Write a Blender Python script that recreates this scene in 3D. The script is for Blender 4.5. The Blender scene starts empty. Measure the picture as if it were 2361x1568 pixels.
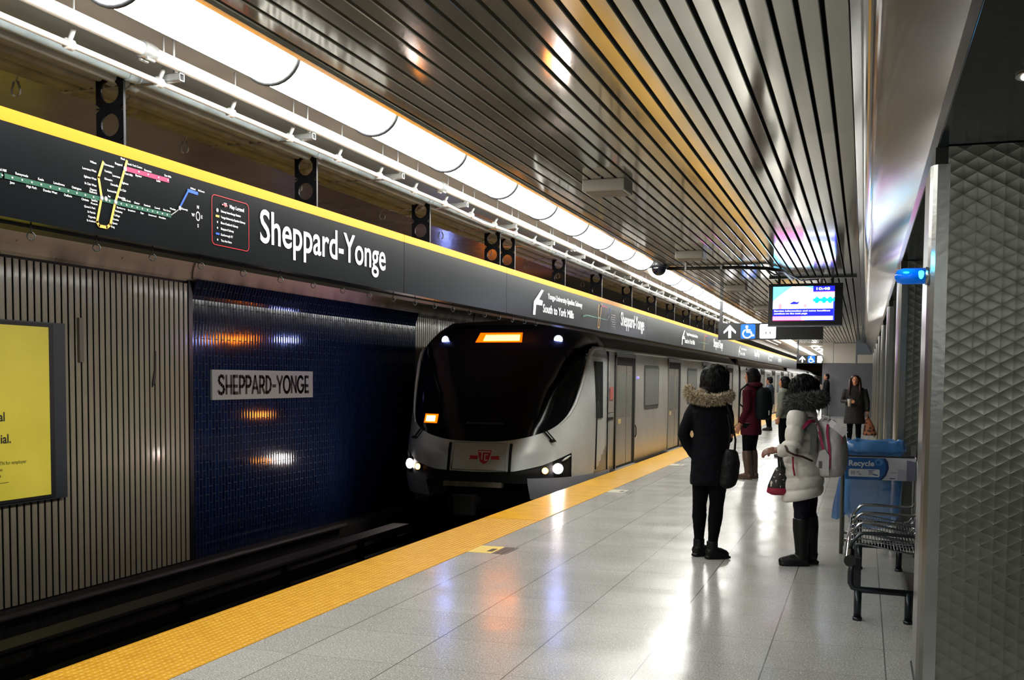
import bpy, bmesh, math, random
from mathutils import Vector, Matrix
random.seed(7)
S = bpy.context.scene
COL = S.collection
PI = math.pi

# ------------------------------------------------------------------ camera, light, exposure
CAMZ = 1.48
def setup_camera():
    W, H = 2361.0, 1568.0
    f = 2400.0
    ppx, ppy = 1180.5, 1010.0
    F = (1993.0, 880.0)
    vx = 850.0
    vy = ppy - (f * f + (F[0] - ppx) * (vx - ppx)) / (F[1] - ppy)
    yv = Vector((F[0] - ppx, F[1] - ppy, f)).normalized()
    zv = -Vector((vx - ppx, vy - ppy, f)).normalized()
    xv = yv.cross(zv)
    # camera axes in world space: right, up, back
    right = Vector((xv[0], yv[0], zv[0]))
    down = Vector((xv[1], yv[1], zv[1]))
    fwd = Vector((xv[2], yv[2], zv[2]))
    m = Matrix((( right[0], -down[0], -fwd[0], 0.0),
                ( right[1], -down[1], -fwd[1], 0.0),
                ( right[2], -down[2], -fwd[2], CAMZ),
                (0, 0, 0, 1)))
    cd = bpy.data.cameras.new('camera')
    cam = bpy.data.objects.new('camera', cd)
    COL.objects.link(cam)
    cam.matrix_world = m
    cd.sensor_fit = 'HORIZONTAL'
    cd.sensor_width = 36.0
    cd.lens = 36.0 * f / W
    cd.shift_x = 0.0
    cd.shift_y = (ppy - H / 2) / W
    cd.clip_start = 0.05
    cd.clip_end = 400
    S.camera = cam
setup_camera()
S.view_settings.view_transform = 'Standard'
S.view_settings.look = 'None'
S.view_settings.exposure = 0.04
S.view_settings.gamma = 1.0
try: S.view_settings.use_curve_mapping = False
except Exception: pass
S.cycles.use_denoising = True
S.cycles.max_bounces = 8
S.cycles.diffuse_bounces = 3
S.cycles.glossy_bounces = 5
S.cycles.caustics_reflective = False
S.cycles.caustics_refractive = False
S.cycles.sample_clamp_indirect = 6.0
w = bpy.data.worlds.new('station_air'); S.world = w; w.use_nodes = True
w.node_tree.nodes['Background'].inputs[0].default_value = (0.55, 0.6, 0.62, 1)
w.node_tree.nodes['Background'].inputs[1].default_value = 0.10
LIGHT = 22.5       # fluorescent diffusers
SCREEN = 3.2       # information screen

# ------------------------------------------------------------------ materials
def lin(c):
    o = []
    for v in c:
        v = v / 255.0
        o.append(v / 12.92 if v <= 0.04045 else ((v + 0.055) / 1.055) ** 2.4)
    return (o[0], o[1], o[2], 1.0)
MATS = {}
def M(name, col, rough=0.5, metal=0.0, spec=0.5, emit=None, es=0.0, noise=None, bump=None, coat=0.0, aniso=0.0, stretch=None, sheen=0.0, alpha=None, trans=0.0):
    if name in MATS: return MATS[name]
    m = bpy.data.materials.new(name); m.use_nodes = True
    nt = m.node_tree; b = nt.nodes['Principled BSDF']
    c = lin(col)
    b.inputs['Base Color'].default_value = c
    b.inputs['Roughness'].default_value = rough
    b.inputs['Metallic'].default_value = metal
    b.inputs['Specular IOR Level'].default_value = spec
    if coat: b.inputs['Coat Weight'].default_value = coat; b.inputs['Coat Roughness'].default_value = 0.08
    if sheen: b.inputs['Sheen Weight'].default_value = sheen
    if trans: b.inputs['Transmission Weight'].default_value = trans
    if alpha is not None: b.inputs['Alpha'].default_value = alpha
    if emit is not None:
        b.inputs['Emission Color'].default_value = lin(emit)
        b.inputs['Emission Strength'].default_value = es
    tc = None
    def coords(st):
        nonlocal tc
        if tc is None: tc = nt.nodes.new('ShaderNodeTexCoord')
        if st:
            mp = nt.nodes.new('ShaderNodeMapping'); mp.inputs['Scale'].default_value = st
            nt.links.new(tc.outputs['Object'], mp.inputs['Vector']); return mp.outputs['Vector']
        return tc.outputs['Object']
    if noise:
        sc, amt = noise[0], noise[1]
        n = nt.nodes.new('ShaderNodeTexNoise'); n.inputs['Scale'].default_value = sc; n.inputs['Detail'].default_value = 5
        nt.links.new(coords(stretch), n.inputs['Vector'])
        mx = nt.nodes.new('ShaderNodeMix'); mx.data_type = 'RGBA'
        mx.inputs[6].default_value = tuple(max(0, x * (1 - amt)) for x in c[:3]) + (1,)
        mx.inputs[7].default_value = tuple(min(1, x * (1 + amt)) for x in c[:3]) + (1,)
        cr = nt.nodes.new('ShaderNodeMapRange'); cr.inputs[1].default_value = 0.3; cr.inputs[2].default_value = 0.7
        nt.links.new(n.outputs['Fac'], cr.inputs[0]); nt.links.new(cr.outputs[0], mx.inputs[0])
        nt.links.new(mx.outputs[2], b.inputs['Base Color'])
    if bump:
        sc, st = bump[0], bump[1]
        n = nt.nodes.new('ShaderNodeTexNoise'); n.inputs['Scale'].default_value = sc; n.inputs['Detail'].default_value = 3
        nt.links.new(coords(bump[2] if len(bump) > 2 else stretch), n.inputs['Vector'])
        bp = nt.nodes.new('ShaderNodeBump'); bp.inputs['Strength'].default_value = st; bp.inputs['Distance'].default_value = 0.02
        nt.links.new(n.outputs['Fac'], bp.inputs['Height']); nt.links.new(bp.outputs[0], b.inputs['Normal'])
    MATS[name] = m
    return m

class NT:
    """small helper to write node graphs"""
    def __init__(s, name, rough=0.5, metal=0.0):
        s.m = bpy.data.materials.new(name); s.m.use_nodes = True; s.nt = s.m.node_tree
        s.b = s.nt.nodes['Principled BSDF']; s.b.inputs['Roughness'].default_value = rough; s.b.inputs['Metallic'].default_value = metal
        s.tc = s.nt.nodes.new('ShaderNodeTexCoord'); s.obj = s.tc.outputs['Object']
        MATS[name] = s.m
    def link(s, a, b): s.nt.links.new(a, b)
    def put(s, sock, v):
        if hasattr(v, 'is_linked') or isinstance(v, bpy.types.NodeSocket): s.link(v, sock)
        else: sock.default_value = v
    def math(s, op, a, b=None, c=None):
        n = s.nt.nodes.new('ShaderNodeMath'); n.operation = op
        s.put(n.inputs[0], a)
        if b is not None: s.put(n.inputs[1], b)
        if c is not None: s.put(n.inputs[2], c)
        return n.outputs[0]
    def sep(s, v=None):
        n = s.nt.nodes.new('ShaderNodeSeparateXYZ'); s.link(v or s.obj, n.inputs[0]); return n.outputs
    def comb(s, x, y, z):
        n = s.nt.nodes.new('ShaderNodeCombineXYZ')
        for i, v in enumerate((x, y, z)): s.put(n.inputs[i], v)
        return n.outputs[0]
    def noise(s, scale, vec=None, detail=4, st=None):
        v = vec or s.obj
        if st:
            mp = s.nt.nodes.new('ShaderNodeMapping'); mp.inputs['Scale'].default_value = st; s.link(v, mp.inputs[0]); v = mp.outputs[0]
        n = s.nt.nodes.new('ShaderNodeTexNoise'); n.inputs['Scale'].default_value = scale; n.inputs['Detail'].default_value = detail
        s.link(v, n.inputs['Vector']); return n.outputs['Fac']
    def rng(s, v, a, b, c=0.0, d=1.0):
        n = s.nt.nodes.new('ShaderNodeMapRange'); s.link(v, n.inputs[0])
        for i, x in enumerate((a, b, c, d)): n.inputs[i + 1].default_value = x
        return n.outputs[0]
    def mix(s, fac, a, b):
        n = s.nt.nodes.new('ShaderNodeMix'); n.data_type = 'RGBA'
        s.put(n.inputs[0], fac); s.put(n.inputs[6], a); s.put(n.inputs[7], b); return n.outputs[2]
    def bump(s, h, strength=0.5, dist=0.01, normal=None):
        n = s.nt.nodes.new('ShaderNodeBump'); n.inputs['Strength'].default_value = strength; n.inputs['Distance'].default_value = dist
        s.link(h, n.inputs['Height'])
        if normal: s.link(normal, n.inputs['Normal'])
        return n.outputs[0]
    def color(s, v): s.put(s.b.inputs['Base Color'], v)
    def rough(s, v): s.put(s.b.inputs['Roughness'], v)
    def normal(s, v): s.link(v, s.b.inputs['Normal'])

def mat_floor():
    n = NT('terrazzo_tile', 0.2)
    x, y, z = n.sep()
    n.b.inputs['Specular IOR Level'].default_value = 0.26
    # joints
    def joint(v, off, pitch, wd):
        u = n.math('ADD', v, off); u = n.math('DIVIDE', u, pitch); u = n.math('FRACT', u)
        u = n.math('SUBTRACT', u, 0.5); u = n.math('ABSOLUTE', u)
        return n.rng(u, 0.5 - wd, 0.5 - wd * 0.4, 0, 1)
    jx = joint(x, 30 - 0.14, 0.6, 0.008)
    jy = joint(y, 30 - 5.45, 0.6, 0.006)
    j = n.math('MAXIMUM', jx, n.math('MULTIPLY', jy, 0.6))
    cell = n.comb(n.math('FLOOR', n.math('DIVIDE', n.math('ADD', x, 29.86), 0.6)), n.math('FLOOR', n.math('DIVIDE', n.math('ADD', y, 24.55), 0.6)), 0.0)
    wn = n.nt.nodes.new('ShaderNodeTexWhiteNoise'); n.link(cell, wn.inputs[0])
    base = n.mix(wn.outputs['Value'], lin((168, 168, 163)), lin((182, 181, 176)))
    big = n.noise(0.9, detail=3)
    base = n.mix(n.rng(big, 0.35, 0.7), base, lin((164, 163, 158)))
    sp = n.noise(150.0, detail=2)
    base = n.mix(n.rng(sp, 0.56, 0.64), base, lin((92, 92, 90)))
    sp2 = n.noise(95.0, detail=2)
    base = n.mix(n.rng(sp2, 0.60, 0.68), base, lin((225, 223, 215)))
    base = n.mix(j, base, lin((96, 95, 92)))
    n.color(base)
    n.rough(n.rng(n.noise(2.2, detail=4), 0.3, 0.7, 0.16, 0.25))
    h = n.noise(1.6, detail=2)
    h2 = n.noise(60, detail=2)
    n.normal(n.bump(n.math('ADD', h, n.math('MULTIPLY', h2, 0.012)), 0.25, 0.02))
    return n.m

def mat_tactile():
    n = NT('tactile_yellow', 0.5)
    x, y, z = n.sep()
    p = 0.043
    sx = n.math('SINE', n.math('MULTIPLY', x, 2 * PI / p)); sy = n.math('SINE', n.math('MULTIPLY', y, 2 * PI / p))
    h = n.math('MULTIPLY', n.math('ADD', sx, 1.0), n.math('ADD', sy, 1.6))
    h = n.math('POWER', n.math('MULTIPLY', h, 0.25), 2.0)
    base = n.mix(n.rng(n.noise(9, detail=5), 0.3, 0.7), lin((216, 156, 24)), lin((233, 178, 44)))
    base = n.mix(n.rng(h, 0.0, 0.35, 0.55, 0), base, lin((176, 118, 14)))
    base = n.mix(n.rng(n.noise(2.3, detail=6), 0.62, 0.78, 0, 0.5), base, lin((168, 120, 30)))
    n.color(base); n.normal(n.bump(h, 0.9, 0.006))
    return n.m

def mat_brick():
    n = NT('navy_glazed_brick', 0.10)
    x, y, z = n.sep()
    v = n.comb(z, n.math('ADD', y, 3.0), 0.0)
    b = n.nt.nodes.new('ShaderNodeTexBrick'); n.link(v, b.inputs['Vector'])
    b.inputs['Scale'].default_value = 1.0; b.inputs['Brick Width'].default_value = 0.205; b.inputs['Row Height'].default_value = 0.068
    b.inputs['Mortar Size'].default_value = 0.005; b.inputs['Mortar Smooth'].default_value = 0.25; b.offset = 0.5
    b.inputs['Color1'].default_value = lin((10, 22, 52)); b.inputs['Color2'].default_value = lin((15, 33, 70)); b.inputs['Mortar'].default_value = lin((12, 14, 20))
    n.color(b.outputs['Color'])
    n.rough(n.math('ADD', n.math('MULTIPLY', b.outputs['Fac'], 0.5), 0.09))
    # each brick is slightly cushioned along its narrow side
    u = n.math('FRACT', n.math('DIVIDE', n.math('ADD', y, 3.0), 0.068)); u = n.math('SUBTRACT', u, 0.5)
    u = n.math('MULTIPLY', u, u)
    hh = n.math('ADD', n.math('MULTIPLY', u, -0.25), n.math('MULTIPLY', b.outputs['Fac'], -0.25))
    hh = n.math('ADD', hh, n.math('MULTIPLY', n.noise(5, detail=1), 0.10))
    n.normal(n.bump(hh, 1.0, 0.01))
    return n.m

def mat_rigidized(name='rigidized_steel', rot=False):
    n = NT(name, 0.30, 0.85)
    x, y, z = n.sep()
    a = n.math('ADD', x, y)
    k = 2 * PI / 0.118
    e1 = n.math('SINE', n.math('MULTIPLY', n.math('ADD', n.math('MULTIPLY', a, 0.5), n.math('MULTIPLY', z, 0.866)), k))
    e2 = n.math('SINE', n.math('MULTIPLY', n.math('SUBTRACT', n.math('MULTIPLY', a, 0.5), n.math('MULTIPLY', z, 0.866)), k))
    e3 = n.math('SINE', n.math('MULTIPLY', a, k))
    def ridge(e): return n.math('SUBTRACT', 1.0, n.math('POWER', n.math('ABSOLUTE', e), 0.6))
    h = n.math('ADD', n.math('ADD', ridge(e1), ridge(e2)), n.math('MULTIPLY', ridge(e3), 0.6))
    n.color(n.mix(n.rng(n.noise(2.0, detail=4), 0.3, 0.7), lin((112, 114, 106)), lin((132, 133, 124))))
    n.normal(n.bump(h, 0.22, 0.005))
    return n.m

def mat_slats():
    n = NT('polished_slat', 0.09, 0.72)
    x, y, z = n.sep()
    pitch = 0.1075
    i = n.math('FLOOR', n.math('DIVIDE', n.math('ADD', x, 10 + 0.216 - 0.01), pitch))
    seg = n.math('FLOOR', n.math('DIVIDE', n.math('ADD', y, n.math('MULTIPLY', i, 0.0)), 3.6))
    wn = n.nt.nodes.new('ShaderNodeTexWhiteNoise'); n.link(n.comb(i, seg, 0.0), wn.inputs[0])
    c = n.mix(wn.outputs['Value'], lin((200, 197, 184)), lin((222, 218, 204)))
    st = n.noise(0.6, detail=5, st=(1, 0.5, 1))
    c = n.mix(n.rng(st, 0.6, 0.66, 0, 0.5), c, lin((170, 167, 155)))
    n.color(c)
    n.rough(n.rng(n.noise(0.8, detail=3), 0.3, 0.7, 0.06, 0.14))
    h = n.noise(3.0, detail=2, st=(1, 0.35, 1))
    # a small tilt of each slat and section
    t = n.math('MULTIPLY', n.math('SUBTRACT', wn.outputs['Value'], 0.5), n.math('FRACT', n.math('DIVIDE', n.math('ADD', x, 10 + 0.206), pitch)))
    n.normal(n.bump(n.math('ADD', h, n.math('MULTIPLY', t, 0.14)), 0.06, 0.02))
    return n.m

def mat_yellow_ad():
    n = NT('yellow_poster', 0.35)
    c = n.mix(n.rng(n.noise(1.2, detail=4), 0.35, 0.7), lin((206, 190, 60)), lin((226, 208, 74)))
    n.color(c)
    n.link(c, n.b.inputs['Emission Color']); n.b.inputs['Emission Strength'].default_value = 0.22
    return n.m

def mat_cove():
    n = NT('stained_plaster', 0.55)
    c = n.mix(n.rng(n.noise(1.3, detail=5, st=(1, 0.5, 1)), 0.35, 0.7), lin((240, 228, 212)), lin((222, 208, 192)))
    c = n.mix(n.rng(n.noise(11, detail=2), 0.70, 0.74, 0, 0.8), c, lin((48, 42, 38)))
    x, y, z = n.sep()
    streak = n.math('MULTIPLY', n.rng(n.noise(2.0, detail=4, st=(0.2, 1, 0.2)), 0.45, 0.65), n.rng(z, 2.66, 2.86, 0.75, 0))
    c = n.mix(streak, c, lin((88, 80, 74)))
    n.color(c); return n.m

FLOOR = mat_floor(); TACT = mat_tactile(); BRICK = mat_brick(); RIGID = mat_rigidized(); SLAT = mat_slats(); ADY = mat_yellow_ad(); COVE = mat_cove()
YELLOW_SMOOTH = M('smooth_yellow', (230, 172, 34), 0.33, noise=(6, 0.10), bump=(18, 0.12))
BLACK = M('black', (10, 10, 11), 0.5)
DARKVOID = M('void_black', (4, 4, 4), 0.9)
SIGN_FACE = M('sign_charcoal', (13, 16, 19), 0.28, spec=0.16, noise=(3, 0.12))
SIGN_YEL = M('sign_yellow', (212, 138, 4), 0.5, spec=0.2)
WHITE_INK = M('white_ink', (244, 246, 246), 0.5)
STEEL = M('brushed_steel', (150, 152, 150), 0.28, 1.0, noise=(4, 0.10), bump=(30, 0.05))
DARKSTEEL = M('dark_steel', (70, 74, 74), 0.3, 0.9, noise=(5, 0.15))
GALV = M('galvanised', (176, 178, 176), 0.38, 0.7, noise=(12, 0.12))
PIPEW = M('painted_pipe', (205, 206, 204), 0.4, 0.2)
CONDUIT = M('dusty_conduit', (148, 162, 166), 0.6, 0.0, noise=(6, 0.2))
TRACKCEIL = M('track_soffit', (128, 118, 106), 0.24, 0.0, noise=(3, 0.10), bump=(4, 0.12, (0.5, 3, 1)))
LIGHTMAT = M('lit_diffuser', (255, 255, 255), 0.4, emit=(255, 255, 250), es=LIGHT)
HOUSING = M('fixture_enamel', (196, 194, 188), 0.35, 0.3)
COVEM = M('brushed_bulkhead', (140, 140, 139), 0.12, 1.0, bump=(1.5, 0.03, (0.2, 0.35, 0.2)))
SOFFIT = M('dark_soffit', (56, 60, 58), 0.14, 0.5, bump=(14, 0.06))
DARKBOX = M('dark_recess', (16, 16, 17), 0.8)
BEIGE_ENAMEL = M('beige_enamel', (158, 148, 128), 0.22, 0.0, coat=0.4, noise=(1.6, 0.08), bump=(1.2, 0.05, (1, 6, 0.3)))
BALLAST = M('track_ballast', (26, 25, 23), 0.9, noise=(20, 0.4), bump=(30, 0.8))
RAILM = M('rail_steel', (60, 58, 56), 0.35, 0.9)
COVERB = M('coverboard', (36, 36, 34), 0.6, noise=(8, 0.3))

# ------------------------------------------------------------------ mesh helpers
def new_obj(name, bm, mat, parent=None, smooth=False):
    me = bpy.data.meshes.new(name)
    bm.normal_update()
    bm.to_mesh(me); bm.free()
    if isinstance(mat, (list, tuple)):
        for m in mat: me.materials.append(m)
    elif mat: me.materials.append(mat)
    if smooth:
        for p in me.polygons: p.use_smooth = True
    o = bpy.data.objects.new(name, me); COL.objects.link(o)
    if parent: o.parent = parent
    return o
def tag(o, label=None, cat=None, group=None, kind=None):
    if label: o['label'] = label
    if cat: o['category'] = cat
    if group: o['group'] = group
    if kind: o['kind'] = kind
    return o
def empty(name, loc=(0, 0, 0), rz=0.0, label=None, cat=None, group=None):
    o = bpy.data.objects.new(name, None); COL.objects.link(o); o.empty_display_size = 0.1
    o.location = loc; o.rotation_euler = (0, 0, rz)
    return tag(o, label, cat, group)
def struct(name, bm, mat, smooth=False):
    o = new_obj(name, bm, mat, None, smooth); o['kind'] = 'structure'; return o
def box(bm, x0, x1, y0, y1, z0, z1, mi=0, bev=0.0):
    vs = [bm.verts.new((x, y, z)) for z in (z0, z1) for y in (y0, y1) for x in (x0, x1)]
    idx = [(0, 2, 3, 1), (4, 5, 7, 6), (0, 1, 5, 4), (2, 6, 7, 3), (0, 4, 6, 2), (1, 3, 7, 5)]
    fs = [bm.faces.new([vs[i] for i in q]) for q in idx]
    for f in fs: f.material_index = mi
    if bev > 0:
        es = list({e for f in fs for e in f.edges})
        r = bmesh.ops.bevel(bm, geom=es, offset=bev, segments=2, affect='EDGES', profile=0.6)
        for f in r['faces']: f.material_index = mi
    return fs
def B(x0, x1, y0, y1, z0, z1, bev=0.0):
    bm = bmesh.new(); box(bm, x0, x1, y0, y1, z0, z1, 0, bev); return bm
def frame(d):
    d = d.normalized(); a = Vector((0, 0, 1)) if abs(d.z) < 0.9 else Vector((1, 0, 0))
    u = d.cross(a).normalized(); return u, d.cross(u).normalized()
def tube(bm, pts, r, seg=8, caps=True, mi=0):
    pts = [Vector(p) for p in pts]
    rs = r if isinstance(r, (list, tuple)) else [r] * len(pts)
    rings = []; u = None
    for i, p in enumerate(pts):
        if i == 0: d = pts[1] - p
        elif i == len(pts) - 1: d = p - pts[-2]
        else: d = (pts[i + 1] - p).normalized() + (p - pts[i - 1]).normalized()
        if d.length < 1e-9: d = Vector((0, 0, 1))
        d.normalize()
        if u is None: u, v = frame(d)
        else:
            u = (u - d * u.dot(d))
            if u.length < 1e-6: u, _ = frame(d)
            u.normalize(); v = d.cross(u)
        rings.append([bm.verts.new(p + (u * math.cos(2 * PI * k / seg) + v * math.sin(2 * PI * k / seg)) * rs[i]) for k in range(seg)])
    for a, b in zip(rings, rings[1:]):
        for k in range(seg):
            f = bm.faces.new((a[k], a[(k + 1) % seg], b[(k + 1) % seg], b[k])); f.material_index = mi; f.smooth = True
    if caps:
        f = bm.faces.new(rings[0][::-1]); f.material_index = mi
        f = bm.faces.new(rings[-1]); f.material_index = mi
def loft(bm, rings, seg=24, caps=True, mi=0):
    """rings: (cx, cy, z, rx, ry, rot)"""
    R = []
    for r in rings:
        cx, cy, z, rx, ry = r[:5]; a = r[5] if len(r) > 5 else 0
        ca, sa = math.cos(a), math.sin(a)
        L = []
        for k in range(seg):
            t = 2 * PI * k / seg; px, py = rx * math.cos(t), ry * math.sin(t)
            L.append(bm.verts.new((cx + px * ca - py * sa, cy + px * sa + py * ca, z)))
        R.append(L)
    for a, b in zip(R, R[1:]):
        for k in range(seg):
            f = bm.faces.new((a[k], a[(k + 1) % seg], b[(k + 1) % seg], b[k])); f.material_index = mi; f.smooth = True
    if caps:
        bm.faces.new(R[0][::-1]).material_index = mi; bm.faces.new(R[-1]).material_index = mi
def ball(bm, c, r, seg=16, rings=10, rot=None):
    if not isinstance(r, (list, tuple)): r = (r, r, r)
    m = Matrix.Translation(c) @ (rot.to_4x4() if rot else Matrix.Identity(4)) @ Matrix.Diagonal((r[0], r[1], r[2], 1))
    ret = bmesh.ops.create_uvsphere(bm, u_segments=seg, v_segments=rings, radius=1.0, matrix=m)
    for v in ret['verts']:
        for f in v.link_faces: f.smooth = True
def disc_prism(bm, c, r, d, n, seg=24):
    """cylinder from c, direction n, length d"""
    n = Vector(n).normalized(); tube(bm, [Vector(c), Vector(c) + n * d], r, seg)
def prism(bm, pts2, t, place, mi=0):
    """extrude polygon pts2 by t; place maps (a,b,c)->xyz"""
    A = [bm.verts.new(place(a, b, 0)) for a, b in pts2]; Bv = [bm.verts.new(place(a, b, t)) for a, b in pts2]
    n = len(pts2)
    try:
        bm.faces.new(A[::-1]).material_index = mi; bm.faces.new(Bv).material_index = mi
    except Exception: pass
    for i in range(n): bm.faces.new((A[i], A[(i + 1) % n], Bv[(i + 1) % n], Bv[i])).material_index = mi
def rounded(x0, y0, x1, y1, r, n=5):
    P = []
    for cx, cy, a0 in ((x1 - r, y0 + r, -PI / 2), (x1 - r, y1 - r, 0), (x0 + r, y1 - r, PI / 2), (x0 + r, y0 + r, PI)):
        for k in range(n + 1):
            a = a0 + k * PI / 2 / n; P.append((cx + r * math.cos(a), cy + r * math.sin(a)))
    return P
def on_plusx(X):   # a runs along +Y, b up, c out of the face towards +X
    return lambda a, b, c: (X + c, a, b)
def on_minusy(Y):  # a runs along +X, b up, c out of the face towards -Y
    return lambda a, b, c: (a, Y - c, b)
def remeshed(name, bm, mat, parent, voxel=0.01, smooth=4, disp=None):
    me = bpy.data.meshes.new(name + '_tmp'); bm.to_mesh(me); bm.free()
    t = bpy.data.objects.new(name + '_tmp', me); COL.objects.link(t)
    md = t.modifiers.new('r', 'REMESH'); md.mode = 'VOXEL'; md.voxel_size = voxel; md.use_smooth_shade = True
    if smooth:
        sm = t.modifiers.new('s', 'SMOOTH'); sm.factor = 0.5; sm.iterations = smooth
    if disp:
        tex = bpy.data.textures.new(name + '_tex', 'CLOUDS'); tex.noise_scale = disp[0]
        dm = t.modifiers.new('d', 'DISPLACE'); dm.texture = tex; dm.strength = disp[1]; dm.mid_level = 0.5
    dg = bpy.context.evaluated_depsgraph_get(); ev = t.evaluated_get(dg)
    me2 = bpy.data.meshes.new_from_object(ev); me2.name = name
    bpy.data.objects.remove(t)
    me2.materials.clear(); me2.materials.append(mat)
    for p in me2.polygons: p.use_smooth = True
    o = bpy.data.objects.new(name, me2); COL.objects.link(o)
    if parent: o.parent = parent
    return o
_TXT = {}
def text_mesh(body, bold=0.0, extrude=0.0, spacing=1.0):
    key = (body, bold, spacing)
    if key in _TXT: return _TXT[key]
    cu = bpy.data.curves.new('t', 'FONT'); cu.body = body; cu.size = 1.0; cu.offset = bold; cu.resolution_u = 4
    cu.space_character = spacing
    o = bpy.data.objects.new('t', cu); COL.objects.link(o)
    dg = bpy.context.evaluated_depsgraph_get()
    me = bpy.data.meshes.new_from_object(o.evaluated_get(dg))
    bpy.data.objects.remove(o)
    vs = [v.co.copy() for v in me.vertices]; fs = [tuple(p.vertices) for p in me.polygons]
    x0 = min(v.x for v in vs); x1 = max(v.x for v in vs)
    _TXT[key] = ([((v.x - x0), v.y) for v in vs], fs, x1 - x0)
    bpy.data.meshes.remove(me)
    return _TXT[key]
def add_text(bm, body, a, b, width, capheight, place, bold=0.0, off=0.003, align='L', spacing=1.0, mi=0, slant=0.0, height_only=False):
    """a,b: start of baseline in face coordinates; width None = natural"""
    vs, fs, wd = text_mesh(body, bold, 0, spacing)
    sy = capheight / 0.70
    sx = sy if width is None else width / wd
    if align == 'C': a -= wd * sx / 2
    if align == 'R': a -= wd * sx
    V = [bm.verts.new(place(a + x * sx + slant * y * sy, b + y * sy, off)) for x, y in vs]
    for f in fs:
        try: bm.faces.new([V[i] for i in f]).material_index = mi
        except Exception: pass
def stroke(bm, pts, wd, place, off=0.003, mi=0):
    for (a0, b0), (a1, b1) in zip(pts, pts[1:]):
        d = Vector((a1 - a0, b1 - b0)); L = d.length
        if L < 1e-9: continue
        d /= L; nx, ny = -d.y * wd / 2, d.x * wd / 2; e = wd * 0.3
        q = [(a0 - d.x * e + nx, b0 - d.y * e + ny), (a0 - d.x * e - nx, b0 - d.y * e - ny), (a1 + d.x * e - nx, b1 + d.y * e - ny), (a1 + d.x * e + nx, b1 + d.y * e + ny)]
        bm.faces.new([bm.verts.new(place(x, y, off)) for x, y in q]).material_index = mi
def flatdisc(bm, a, b, r, place, off=0.004, seg=14, mi=0, ry=None):
    bm.faces.new([bm.verts.new(place(a + r * math.cos(2 * PI * k / seg), b + (ry or r) * math.sin(2 * PI * k / seg), off)) for k in range(seg)]).material_index = mi
def flatpoly(bm, pts, place, off=0.003, mi=0):
    bm.faces.new([bm.verts.new(place(a, b, off)) for a, b in pts]).material_index = mi
def ringband(bm, outer, inner, place, off, mi=0):
    n = len(outer)
    A = [bm.verts.new(place(a, b, off)) for a, b in outer]; I = [bm.verts.new(place(a, b, off)) for a, b in inner]
    for i in range(n): bm.faces.new((A[i], A[(i + 1) % n], I[(i + 1) % n], I[i])).material_index = mi
def copy_tree(o, parent=None):
    c = o.copy(); COL.objects.link(c)
    if parent: c.parent = parent
    for ch in list(o.children): copy_tree(ch, c)
    return c

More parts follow.
